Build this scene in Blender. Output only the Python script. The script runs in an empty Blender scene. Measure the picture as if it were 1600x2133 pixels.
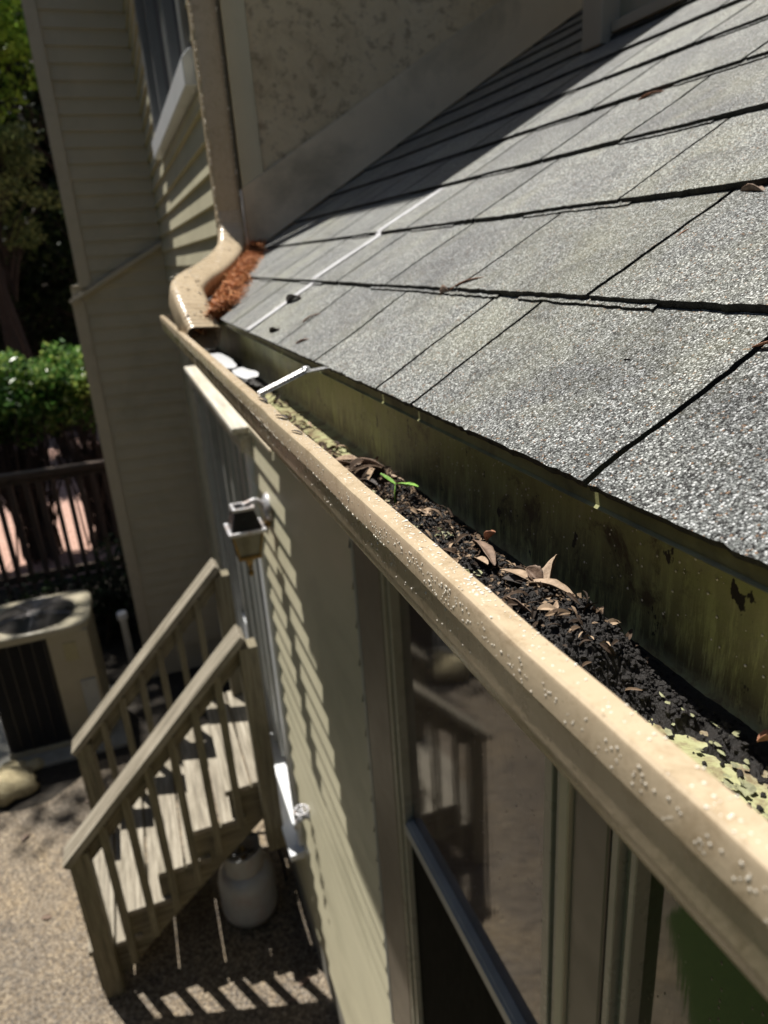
import bpy, bmesh, math, random
import numpy as np
from mathutils import Vector, Matrix, noise
R = math.radians
random.seed(7)
rnd = random.Random(11)
sc = bpy.context.scene
col = sc.collection

# ---------------------------------------------------------------- camera
cam_d = bpy.data.cameras.new('camera')
cam = bpy.data.objects.new('camera', cam_d)
col.objects.link(cam)
cam_d.sensor_fit = 'HORIZONTAL'
cam_d.sensor_width = 36.0
cam_d.lens = 36.0 * 1479.0 / 1600.0
cam_d.clip_start = 0.01
cam_d.clip_end = 400
M = ((0.93658553, -0.17524556, 0.30347412),
     (-0.34466803, -0.30413651, 0.88809061),
     (-0.06333638, -0.93637064, -0.34525139))
cam.matrix_world = Matrix(((M[0][0], -M[0][1], -M[0][2], 0), (M[1][0], -M[1][1], -M[1][2], 0),
                           (M[2][0], -M[2][1], -M[2][2], 0), (0, 0, 0, 1)))
cam_d.dof.use_dof = True
cam_d.dof.focus_distance = 0.40
cam_d.dof.aperture_fstop = 13.5
cam_d.dof.aperture_blades = 0
sc.camera = cam

# ---------------------------------------------------------------- light
SUN = Vector((0.161, -0.319, -0.934)).normalized()
w = bpy.data.worlds.new('World')
sc.world = w
w.use_nodes = True
nt = w.node_tree
nt.nodes.clear()
sky = nt.nodes.new('ShaderNodeTexSky')
sky.sky_type = 'NISHITA'
sky.sun_disc = False
sky.sun_elevation = R(69)
sky.sun_rotation = R(-26.8)
bg = nt.nodes.new('ShaderNodeBackground')
bg.inputs[1].default_value = 0.05
wo = nt.nodes.new('ShaderNodeOutputWorld')
nt.links.new(sky.outputs[0], bg.inputs[0])
nt.links.new(bg.outputs[0], wo.inputs[0])
sd = bpy.data.lights.new('sun', 'SUN')
sd.energy = 5.0
sd.angle = R(0.53)
sd.color = (1.0, 0.955, 0.885)
sun = bpy.data.objects.new('sun', sd)
sun.rotation_euler = SUN.to_track_quat('-Z', 'Y').to_euler()
sun.location = (-2, 6, 9)
col.objects.link(sun)
sc.view_settings.view_transform = 'Standard'
sc.view_settings.look = 'None'
sc.view_settings.gamma = 1
sc.view_settings.exposure = 0.5
sc.render.engine = 'CYCLES'
sc.cycles.use_denoising = True
sc.cycles.sample_clamp_indirect = 6
sc.cycles.max_bounces = 8

# ---------------------------------------------------------------- constants (metres, camera lens at the origin)
G = -3.45          # ground
XW = 0.41          # plane of the side wall
PITCH = R(30)
RU = Vector((math.cos(PITCH), 0, math.sin(PITCH)))
RN = Vector((-math.sin(PITCH), 0, math.cos(PITCH)))
H0 = -0.209        # roof plane offset along its normal
def roof_pt(s, y, n=0.0):
    return RU * s + RN * (H0 + n) + Vector((0, y, 0))
def roof_z(x):
    return (x * math.sin(PITCH) + H0) / math.cos(PITCH)

# ---------------------------------------------------------------- materials
MATS = {}
def nodes_of(name):
    m = bpy.data.materials.new(name)
    m.use_nodes = True
    t = m.node_tree
    return m, t, t.nodes['Principled BSDF'], t.nodes, t.links
def N(t, kind, **kw):
    n = t.nodes.new(kind)
    for k, v in kw.items():
        if k in n.inputs.keys():
            n.inputs[k].default_value = v
        else:
            setattr(n, k, v)
    return n
def coords(t, scale=(1, 1, 1)):
    tc = N(t, 'ShaderNodeTexCoord')
    mp = N(t, 'ShaderNodeMapping')
    mp.inputs['Scale'].default_value = scale
    t.links.new(tc.outputs['Object'], mp.inputs[0])
    return mp.outputs[0]
def ramp(t, fac, stops, interp='LINEAR'):
    r = N(t, 'ShaderNodeValToRGB')
    r.color_ramp.interpolation = interp
    e = r.color_ramp.elements
    while len(e) > 1:
        e.remove(e[-1])
    e[0].position = stops[0][0]
    e[0].color = (*stops[0][1], 1) if len(stops[0][1]) == 3 else stops[0][1]
    for p, c in stops[1:]:
        q = e.new(p)
        q.color = (*c, 1)
    t.links.new(fac, r.inputs[0])
    return r.outputs[0]
def mix(t, fac, a, b, mode='MIX'):
    m = N(t, 'ShaderNodeMix', data_type='RGBA', blend_type=mode)
    if isinstance(fac, (int, float)):
        m.inputs[0].default_value = fac
    else:
        t.links.new(fac, m.inputs[0])
    for i, v in ((6, a), (7, b)):
        if isinstance(v, tuple):
            m.inputs[i].default_value = (*v, 1)
        else:
            t.links.new(v, m.inputs[i])
    return m.outputs[2]
def noi(t, co, scale, detail=6, rough=0.6, dist=0.0):
    n = N(t, 'ShaderNodeTexNoise')
    n.inputs['Scale'].default_value = scale
    n.inputs['Detail'].default_value = detail
    n.inputs['Roughness'].default_value = rough
    n.inputs['Distortion'].default_value = dist
    t.links.new(co, n.inputs['Vector'])
    return n.outputs['Fac']
def bump(t, bs, h, strength=0.3, dist=0.01, prev=None):
    b = N(t, 'ShaderNodeBump')
    b.inputs['Strength'].default_value = strength
    b.inputs['Distance'].default_value = dist
    t.links.new(h, b.inputs['Height'])
    if prev is not None:
        t.links.new(prev, b.inputs['Normal'])
    t.links.new(b.outputs[0], bs.inputs['Normal'])
    return b.outputs[0]
def plain(name, c, rough=0.5, var=0.15, scale=12, bumpy=0.1, bscale=60, bdist=0.002, metal=0.0, stretch=(1, 1, 1), dark=None, dscale=3, damt=0.35, spec=0.5):
    """paint-like surface: base colour with mottling, optional stains, fine bump"""
    m, t, bs, ns, lk = nodes_of(name)
    co = coords(t, stretch)
    f = noi(t, co, scale)
    a = tuple(max(0, v * (1 - var)) for v in c)
    b = tuple(min(1, v * (1 + var)) for v in c)
    cc = ramp(t, f, [(0.3, a), (0.7, b)])
    if dark is not None:
        g = noi(t, co, dscale, 8, 0.65, 0.4)
        mask = ramp(t, g, [(0.5, (0, 0, 0)), (0.72, (damt, damt, damt))])
        cc = mix(t, mask, cc, dark)
    lk.new(cc, bs.inputs['Base Color'])
    rr = ramp(t, noi(t, co, scale * 2.3), [(0.3, (rough * 0.8,) * 3), (0.7, (min(1, rough * 1.15),) * 3)])
    lk.new(rr, bs.inputs['Roughness'])
    bs.inputs['Metallic'].default_value = metal
    bs.inputs['Specular IOR Level'].default_value = spec
    if bumpy:
        bump(t, bs, noi(t, co, bscale, 4), bumpy, bdist)
    return m

siding_m = plain('vinyl_siding', (0.60, 0.56, 0.40), 0.42, 0.06, 3, 0.12, 220, 0.0006, dark=(0.2, 0.19, 0.12), dscale=2.5, damt=0.35, stretch=(1, 0.5, 1))
endsid_m = plain('end_siding', (0.46, 0.405, 0.295), 0.55, 0.06, 3, 0.15, 180, 0.0006, dark=(0.24, 0.21, 0.14), dscale=1.6, damt=0.5)
trim_m = plain('beige_trim', (0.47, 0.41, 0.31), 0.45, 0.05, 5, 0.1, 90, 0.001, dark=(0.25, 0.21, 0.14), dscale=5, damt=0.4)
white_m = plain('white_trim', (0.74, 0.76, 0.78), 0.35, 0.04, 8, 0.08, 60, 0.001, dark=(0.4, 0.38, 0.32), dscale=6, damt=0.3)
grayframe_m = plain('grey_frame', (0.36, 0.37, 0.35), 0.35, 0.06, 9, 0.08, 80, 0.001, dark=(0.15, 0.15, 0.12), dscale=8, damt=0.4)
vinyl_m = plain('window_vinyl', (0.40, 0.38, 0.30), 0.3, 0.05, 9, 0.05, 80, 0.001, dark=(0.16, 0.14, 0.09), dscale=9, damt=0.35)
brown_m = plain('brown_trim', (0.17, 0.145, 0.115), 0.4, 0.1, 6, 0.1, 70, 0.001)
dark_m = plain('dark_void', (0.015, 0.015, 0.015), 0.8, 0.2, 10, 0)
screen_m = plain('window_screen', (0.012, 0.012, 0.010), 0.9, 0.3, 40, 0.4, 700, 0.0008, stretch=(1, 3, 0.3), spec=0.05)
stucco_cream = plain('flashing_board', (0.74, 0.65, 0.48), 0.6, 0.08, 4, 0.15, 100, 0.001, dark=(0.17, 0.165, 0.10), dscale=2.2, damt=0.8)
concrete_base = plain('foundation', (0.3, 0.29, 0.25), 0.8, 0.15, 12, 0.4, 80, 0.004, dark=(0.1, 0.1, 0.07), dscale=5)
alum_m = plain('bracket_aluminium', (0.78, 0.79, 0.80), 0.28, 0.05, 60, 0.05, 300, 0.0004, metal=0.75)
brass_m = plain('aged_brass', (0.22, 0.15, 0.06), 0.3, 0.35, 60, 0.2, 200, 0.001, metal=0.85, dark=(0.05, 0.04, 0.02), dscale=50, damt=0.8)
ltop_m = plain('lantern_black', (0.02, 0.02, 0.02), 0.25, 0.3, 40, 0.1, 200, 0.001)
lwhite_m = plain('weathered_white_metal', (0.5, 0.5, 0.52), 0.3, 0.25, 120, 0.5, 250, 0.002, metal=0.2, dark=(0.35, 0.17, 0.06), dscale=30, damt=0.7)
acw_m = plain('condenser_casing', (0.37, 0.33, 0.235), 0.5, 0.06, 8, 0.05, 80, 0.001, dark=(0.3, 0.28, 0.16), dscale=6, damt=0.4)
acg_m = plain('condenser_grille', (0.035, 0.032, 0.03), 0.4, 0.2, 30, 0)
acw2_m = plain('fan_guard_wire', (0.3, 0.28, 0.27), 0.35, 0.1, 30, 0, metal=0.6)
tank_m = plain('tank_paint', (0.40, 0.40, 0.385), 0.4, 0.08, 12, 0.1, 60, 0.001, dark=(0.3, 0.13, 0.08), dscale=9, damt=0.4)
black_m = plain('black_plastic', (0.02, 0.02, 0.02), 0.4, 0.2, 20, 0)
caulk_m = plain('white_caulk', (0.8, 0.8, 0.8), 0.3, 0.05, 40, 0.3, 60, 0.003)

def stucco_material():
    m, t, bs, ns, lk = nodes_of('stucco')
    co = coords(t)
    big = noi(t, co, 3.0, 10, 0.7, 0.6)
    c = ramp(t, big, [(0.3, (0.42, 0.33, 0.20)), (0.46, (0.72, 0.62, 0.42)), (0.7, (0.80, 0.70, 0.50))])
    v = noi(t, co, 22, 8, 0.75)
    c = mix(t, ramp(t, v, [(0.52, (0, 0, 0)), (0.6, (0.6, 0.6, 0.6))]), c, (0.24, 0.18, 0.11))
    lk.new(c, bs.inputs['Base Color'])
    bs.inputs['Roughness'].default_value = 0.85
    bump(t, bs, noi(t, co, 45, 10, 0.7), 0.8, 0.012)
    return m
stucco_m = stucco_material()

def shingle_material():
    m, t, bs, ns, lk = nodes_of('asphalt_shingle')
    co = coords(t)
    # warp so that the granules are irregular
    vo = N(t, 'ShaderNodeTexVoronoi'); vo.inputs['Scale'].default_value = 820; vo.inputs['Randomness'].default_value = 1
    lk.new(co, vo.inputs['Vector'])
    sep = N(t, 'ShaderNodeSeparateColor'); lk.new(vo.outputs['Color'], sep.inputs[0])
    c = ramp(t, sep.outputs[0], [(0.0, (0.02, 0.02, 0.02)), (0.14, (0.06, 0.06, 0.06)), (0.3, (0.15, 0.158, 0.155)),
                                 (0.55, (0.235, 0.248, 0.24)), (0.8, (0.40, 0.42, 0.41)), (0.92, (0.74, 0.76, 0.76)), (1.0, (0.88, 0.9, 0.9))])
    # a few tan / rust granules
    tan = ramp(t, sep.outputs[1], [(0.0, (0, 0, 0)), (0.965, (1, 1, 1))], 'CONSTANT')
    c = mix(t, tan, c, (0.30, 0.19, 0.12))
    # gap between granules
    gap = ramp(t, vo.outputs['Distance'], [(0.45, (1, 1, 1)), (0.75, (0.32, 0.32, 0.32))])
    c = mix(t, 1.0, c, gap, 'MULTIPLY')
    big = noi(t, co, 9, 5, 0.6)
    c = mix(t, 1.0, c, ramp(t, big, [(0.3, (0.72, 0.72, 0.74)), (0.7, (1.12, 1.10, 1.04))]), 'MULTIPLY')
    moss = noi(t, co, 4.5, 8, 0.7, 0.3)
    c = mix(t, ramp(t, moss, [(0.5, (0, 0, 0)), (0.68, (0.4, 0.4, 0.4))]), c, (0.24, 0.235, 0.15))
    dk = noi(t, co, 13, 9, 0.75, 0.5)
    c = mix(t, 1.0, c, ramp(t, dk, [(0.36, (0.66, 0.66, 0.68)), (0.5, (1, 1, 1))]), 'MULTIPLY')
    # tab to tab tone
    at = N(t, 'ShaderNodeAttribute', attribute_name='tone')
    c = mix(t, 1.0, c, ramp(t, at.outputs['Fac'], [(0, (0.82, 0.83, 0.84)), (1, (1.15, 1.16, 1.13))]), 'MULTIPLY')
    lk.new(c, bs.inputs['Base Color'])
    bs.inputs['Roughness'].default_value = 0.42
    bs.inputs['Specular IOR Level'].default_value = 0.55
    inv = N(t, 'ShaderNodeMath', operation='SUBTRACT'); inv.inputs[0].default_value = 1
    lk.new(vo.outputs['Distance'], inv.inputs[1])
    b = bump(t, bs, inv.outputs[0], 0.9, 0.0011)
    bump(t, bs, noi(t, co, 60, 5, 0.6), 0.35, 0.004, b)
    return m
shingle_m = shingle_material()
shedge_m = plain('shingle_asphalt_edge', (0.018, 0.018, 0.015), 0.8, 0.5, 200, 0.8, 500, 0.002, dark=(0.055, 0.06, 0.03), dscale=60, damt=0.5)

def gutter_out_material():
    m, t, bs, ns, lk = nodes_of('gutter_enamel')
    co = coords(t)
    c = ramp(t, noi(t, co, 7, 6), [(0.3, (0.50, 0.40, 0.27)), (0.7, (0.57, 0.465, 0.325))])
    d = noi(t, co, 140, 8, 0.7)
    far = N(t, 'ShaderNodeSeparateXYZ'); lk.new(co, far.inputs[0])
    c = mix(t, ramp(t, d, [(0.62, (0, 0, 0)), (0.70, (0.8, 0.8, 0.8))]), c, (0.12, 0.08, 0.045))
    gr = noi(t, coords(t, (1, 1, 1)), 30, 12, 0.85, 0.3)
    c = mix(t, ramp(t, gr, [(0.5, (0, 0, 0)), (0.62, (0.65, 0.65, 0.65))]), c, (0.30, 0.22, 0.13))
    streak = coords(t, (1, 30, 3))
    sk = noi(t, streak, 2.0, 6, 0.7)
    c = mix(t, ramp(t, sk, [(0.52, (0, 0, 0)), (0.75, (0.35, 0.35, 0.35))]), c, (0.33, 0.24, 0.14))
    lk.new(c, bs.inputs['Base Color'])
    lk.new(ramp(t, noi(t, co, 30), [(0.3, (0.18,) * 3), (0.7, (0.34,) * 3)]), bs.inputs['Roughness'])
    b = bump(t, bs, noi(t, co, 14, 3), 0.12, 0.004)
    bump(t, bs, noi(t, co, 260, 3), 0.12, 0.0012, b)
    return m
gut_m = gutter_out_material()

def gutter_in_material():
    m, t, bs, ns, lk = nodes_of('gutter_inside')
    co = coords(t)
    co_st = coords(t, (1, 9, 1.2))
    sep = N(t, 'ShaderNodeSeparateXYZ'); lk.new(co, sep.inputs[0])
    # algae film
    base = ramp(t, noi(t, co, 7, 9, 0.7, 0.5), [(0.3, (0.19, 0.185, 0.085)), (0.5, (0.38, 0.40, 0.165)), (0.7, (0.47, 0.43, 0.27))])
    str_ = noi(t, co_st, 14, 10, 0.8)
    zr = N(t, 'ShaderNodeMapRange'); zr.inputs['From Min'].default_value = 0.075; zr.inputs['From Max'].default_value = 0.0
    lk.new(sep.outputs['Z'], zr.inputs['Value'])
    mul = N(t, 'ShaderNodeMath', operation='MULTIPLY'); lk.new(zr.outputs[0], mul.inputs[0])
    lk.new(ramp(t, str_, [(0.4, (0, 0, 0)), (0.52, (1, 1, 1))]), mul.inputs[1])
    c = mix(t, mul.outputs[0], base, (0.055, 0.04, 0.022))
    # brown blotches
    bl = noi(t, co, 26, 8, 0.75, 0.4)
    c = mix(t, ramp(t, bl, [(0.54, (0, 0, 0)), (0.65, (0.9, 0.9, 0.9))]), c, (0.06, 0.042, 0.025))
    sp = noi(t, coords(t, (1, 1.0, 0.6)), 75, 4, 0.6)
    c = mix(t, ramp(t, sp, [(0.645, (0, 0, 0)), (0.67, (1, 1, 1))]), c, (0.02, 0.017, 0.013))
    # floor: flaking yellow green
    fl = ramp(t, noi(t, co, 35, 10, 0.75, 0.8), [(0.40, (0.16, 0.115, 0.06)), (0.47, (0.26, 0.23, 0.12)), (0.52, (0.36, 0.36, 0.18)), (0.75, (0.46, 0.48, 0.29))])
    fr = N(t, 'ShaderNodeMapRange'); fr.inputs['From Min'].default_value = 0.012; fr.inputs['From Max'].default_value = 0.002
    lk.new(sep.outputs['Z'], fr.inputs['Value'])
    c = mix(t, fr.outputs[0], c, fl)
    lk.new(c, bs.inputs['Base Color'])
    bs.inputs['Roughness'].default_value = 0.42
    b = bump(t, bs, noi(t, co, 90, 8, 0.7), 0.35, 0.002)
    bump(t, bs, bl, 0.2, 0.004, b)
    return m
gutin_m = gutter_in_material()

def wood_material(name, a, b, dirt=(0.10, 0.085, 0.05)):
    m, t, bs, ns, lk = nodes_of(name)
    at = N(t, 'ShaderNodeAttribute', attribute_name='grain')
    mp = N(t, 'ShaderNodeMapping'); mp.inputs['Scale'].default_value = (3, 90, 90)
    lk.new(at.outputs['Vector'], mp.inputs[0])
    g = noi(t, mp.outputs[0], 1.0, 8, 0.7, 0.6)
    c = ramp(t, g, [(0.3, tuple(v * 0.3 for v in a)), (0.47, a), (0.66, b)])
    mp2 = N(t, 'ShaderNodeMapping'); mp2.inputs['Scale'].default_value = (2, 8, 8)
    lk.new(at.outputs['Vector'], mp2.inputs[0])
    d = noi(t, mp2.outputs[0], 1.5, 8, 0.7, 0.5)
    c = mix(t, ramp(t, d, [(0.48, (0, 0, 0)), (0.7, (0.6, 0.6, 0.6))]), c, dirt)
    lk.new(c, bs.inputs['Base Color'])
    bs.inputs['Roughness'].default_value = 0.7
    bump(t, bs, g, 0.6, 0.003)
    return m
wood_m = wood_material('weathered_wood', (0.22, 0.19, 0.14), (0.44, 0.40, 0.32))
woodd_m = wood_material('green_weathered_wood', (0.16, 0.135, 0.085), (0.28, 0.25, 0.165), (0.06, 0.06, 0.03))
woodb_m = wood_material('brown_wood', (0.13, 0.085, 0.055), (0.2, 0.14, 0.09))

def ground_material(name, cols, scale, rough=0.85, bs_=0.7, bd=0.01, spot=None, spot_amt=0.5):
    m, t, bs, ns, lk = nodes_of(name)
    co = coords(t)
    f = noi(t, co, scale, 12, 0.75)
    c = ramp(t, f, cols)
    big = noi(t, co, 1.1, 8, 0.65, 0.4)
    if spot:
        c = mix(t, ramp(t, big, [(0.48, (0, 0, 0)), (0.68, (spot_amt,) * 3)]), c, spot)
    lk.new(c, bs.inputs['Base Color'])
    bs.inputs['Roughness'].default_value = rough
    bump(t, bs, f, bs_, bd)
    return m
def aggregate_material():
    m, t, bs, ns, lk = nodes_of('exposed_aggregate')
    co = coords(t)
    vo = N(t, 'ShaderNodeTexVoronoi'); vo.inputs['Scale'].default_value = 95
    lk.new(co, vo.inputs['Vector'])
    sep = N(t, 'ShaderNodeSeparateColor'); lk.new(vo.outputs['Color'], sep.inputs[0])
    c = ramp(t, sep.outputs[0], [(0, (0.08, 0.062, 0.042)), (0.35, (0.18, 0.142, 0.092)), (0.7, (0.28, 0.225, 0.15)), (1, (0.42, 0.36, 0.26))])
    c = mix(t, 1.0, c, ramp(t, vo.outputs['Distance'], [(0.3, (1, 1, 1)), (0.8, (0.4, 0.38, 0.34))]), 'MULTIPLY')
    big = noi(t, co, 1.6, 9, 0.7, 0.4)
    c = mix(t, 1.0, c, ramp(t, big, [(0.3, (0.5, 0.49, 0.5)), (0.42, (0.8, 0.78, 0.8)), (0.55, (1.05, 1.0, 0.95)), (0.7, (1.35, 1.22, 1.0))]), 'MULTIPLY')
    lk.new(c, bs.inputs['Base Color'])
    bs.inputs['Roughness'].default_value = 0.5
    inv = N(t, 'ShaderNodeMath', operation='SUBTRACT'); inv.inputs[0].default_value = 1
    lk.new(vo.outputs['Distance'], inv.inputs[1])
    bump(t, bs, inv.outputs[0], 0.8, 0.006)
    return m
patio_m = aggregate_material()
mulch_m = ground_material('pink_mulch', [(0.3, (0.2, 0.1, 0.075)), (0.5, (0.52, 0.32, 0.25)), (0.7, (0.70, 0.47, 0.39))], 14, 0.9, 0.9, 0.03)
bed_m = ground_material('dark_bed', [(0.3, (0.01, 0.009, 0.007)), (0.55, (0.035, 0.028, 0.02)), (0.75, (0.10, 0.075, 0.05))], 18, 0.9, 1.0, 0.03)
lawn_m = ground_material('lawn', [(0.3, (0.02, 0.035, 0.008)), (0.55, (0.06, 0.10, 0.02)), (0.75, (0.12, 0.17, 0.04))], 40, 0.9, 1.0, 0.03)
hill_m = ground_material('wood_floor', [(0.3, (0.01, 0.01, 0.006)), (0.6, (0.035, 0.025, 0.016)), (0.8, (0.08, 0.06, 0.03))], 5, 0.95, 1.0, 0.05)
rock_m = ground_material('tan_rock', [(0.3, (0.25, 0.20, 0.12)), (0.5, (0.45, 0.38, 0.22)), (0.7, (0.62, 0.55, 0.36))], 20, 0.8, 0.8, 0.01)
soil_m = ground_material('black_soil', [(0.3, (0.006, 0.005, 0.005)), (0.55, (0.016, 0.013, 0.011)), (0.8, (0.05, 0.04, 0.034))], 300, 0.55, 0.8, 0.002)

def leaf_material(name, cols, rough=0.35, trans=0.25):
    m, t, bs, ns, lk = nodes_of(name)
    at = N(t, 'ShaderNodeAttribute', attribute_name='tone')
    c = ramp(t, at.outputs['Fac'], cols)
    lk.new(c, bs.inputs['Base Color'])
    bs.inputs['Roughness'].default_value = rough
    bs.inputs['Specular IOR Level'].default_value = 0.5 if rough < 0.25 else 0.15
    tr = N(t, 'ShaderNodeBsdfTranslucent')
    lk.new(c, tr.inputs[0])
    ms = N(t, 'ShaderNodeMixShader'); ms.inputs[0].default_value = trans
    out = [n for n in ns if n.type == 'OUTPUT_MATERIAL'][0]
    lk.new(bs.outputs[0], ms.inputs[1]); lk.new(tr.outputs[0], ms.inputs[2]); lk.new(ms.outputs[0], out.inputs[0])
    return m
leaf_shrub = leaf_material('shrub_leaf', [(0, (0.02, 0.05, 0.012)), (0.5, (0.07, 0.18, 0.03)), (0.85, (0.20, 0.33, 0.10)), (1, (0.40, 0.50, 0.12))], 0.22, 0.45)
leaf_tree = leaf_material('tree_leaf', [(0, (0.015, 0.045, 0.010)), (0.6, (0.07, 0.17, 0.03)), (1, (0.26, 0.42, 0.06))], 0.3, 0.5)
leaf_conifer = leaf_material('conifer_needles', [(0, (0.02, 0.03, 0.01)), (0.6, (0.08, 0.12, 0.04)), (1, (0.21, 0.27, 0.10))], 0.75, 0.4)
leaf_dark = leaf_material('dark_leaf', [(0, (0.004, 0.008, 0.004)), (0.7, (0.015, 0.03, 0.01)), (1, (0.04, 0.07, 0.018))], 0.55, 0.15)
needle_m = leaf_material('pine_needles', [(0, (0.16, 0.055, 0.02)), (0.5, (0.42, 0.16, 0.06)), (1, (0.62, 0.30, 0.13))], 0.6, 0.1)
bark_m = ground_material('bark', [(0.3, (0.008, 0.007, 0.005)), (0.6, (0.028, 0.022, 0.017)), (0.8, (0.06, 0.048, 0.036))], 12, 0.9, 1.0, 0.03)
twig_m = ground_material('twig', [(0.3, (0.02, 0.014, 0.01)), (0.8, (0.07, 0.05, 0.035))], 30, 0.8, 0.5, 0.01)
fence_m = wood_material('dark_fence_wood', (0.09, 0.06, 0.042), (0.16, 0.11, 0.08))

def dead_leaf_material(name, a, b):
    m, t, bs, ns, lk = nodes_of(name)
    co = coords(t)
    c = ramp(t, noi(t, co, 160, 8, 0.7), [(0.3, tuple(v * 0.5 for v in a)), (0.5, a), (0.7, b)])
    lk.new(c, bs.inputs['Base Color'])
    bs.inputs['Roughness'].default_value = 0.6
    mp = coords(t, (1, 1, 1))
    bump(t, bs, noi(t, mp, 420, 6, 0.7), 0.6, 0.001)
    return m
dl_tan = dead_leaf_material('dead_leaf_tan', (0.33, 0.235, 0.155), (0.46, 0.345, 0.24))
dl_brown = dead_leaf_material('dead_leaf_brown', (0.20, 0.135, 0.095), (0.30, 0.21, 0.15))
dl_rust = dead_leaf_material('dead_leaf_rust', (0.33, 0.15, 0.08), (0.46, 0.24, 0.14))
dl_dark = dead_leaf_material('dead_leaf_dark', (0.03, 0.022, 0.018), (0.08, 0.06, 0.05))
green_m = dead_leaf_material('seedling_green', (0.16, 0.34, 0.04), (0.26, 0.48, 0.07))
flake_m = dead_leaf_material('green_paint_flake', (0.26, 0.26, 0.14), (0.40, 0.42, 0.24))

def glass_material(name, tint=(0.09, 0.07, 0.07), dots=True):
    m, t, bs, ns, lk = nodes_of(name)
    co = coords(t)
    bs.inputs['Base Color'].default_value = (*tint, 1)  # tint paints part of the yard's reflection into the pane
    bs.inputs['Roughness'].default_value = 0.04
    bs.inputs['IOR'].default_value = 1.52
    bs.inputs['Specular IOR Level'].default_value = 0.9
    if dots:
        vo = N(t, 'ShaderNodeTexVoronoi'); vo.inputs['Scale'].default_value = 120
        mp = coords(t, (1, 1, 0.55)); lk.new(mp, vo.inputs['Vector'])
        sep = N(t, 'ShaderNodeSeparateColor'); lk.new(vo.outputs['Color'], sep.inputs[0])
        gate = ramp(t, sep.outputs[0], [(0.0, (0, 0, 0)), (0.75, (1, 1, 1))], 'CONSTANT')
        d = ramp(t, vo.outputs['Distance'], [(0.1, (1, 1, 1)), (0.2, (0, 0, 0))])
        k = mix(t, 1.0, d, gate, 'MULTIPLY')
        lk.new(ramp(t, k, [(0, (0.045,) * 3), (1, (0.5,) * 3)]), bs.inputs['Roughness'])
        b = bump(t, bs, k, 0.5, 0.004)
        w2 = coords(t, (1, 1, 0.06))
        bump(t, bs, noi(t, w2, 60, 4), 0.045, 0.002, b)
    return m
glass_m = glass_material('window_glass')
glass_green_refl = glass_material('window_glass_green_refl', (0.03, 0.04, 0.012))  # green reflection of the lawn put into the pane colour
def water_material():
    m, t, bs, ns, lk = nodes_of('water_drop')
    bs.inputs['Base Color'].default_value = (0.78, 0.73, 0.63, 1)  # opaque pale base paints in the bright glint of the beads
    bs.inputs['Roughness'].default_value = 0.06
    bs.inputs['Specular IOR Level'].default_value = 1.0
    bs.inputs['IOR'].default_value = 1.33
    return m
water_m = water_material()
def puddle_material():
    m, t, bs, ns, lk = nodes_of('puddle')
    bs.inputs['Base Color'].default_value = (0.86, 0.88, 0.90, 1)  # white base stands for the sky glare on the water
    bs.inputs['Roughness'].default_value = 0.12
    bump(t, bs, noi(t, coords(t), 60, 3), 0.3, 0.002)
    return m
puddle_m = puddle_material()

# ---------------------------------------------------------------- mesh builder
WORLD = {}
def tag(o, label=None, cat=None, group=None, kind=None):
    if label: o['label'] = label
    if cat: o['category'] = cat
    if group: o['group'] = group
    if kind: o['kind'] = kind
    return o
def empty(name, loc, label, cat, group=None):
    o = bpy.data.objects.new(name, None)
    o.empty_display_size = 0.05
    o.location = loc
    col.objects.link(o)
    WORLD[o.name] = Vector(loc)
    return tag(o, label, cat, group)

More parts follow.
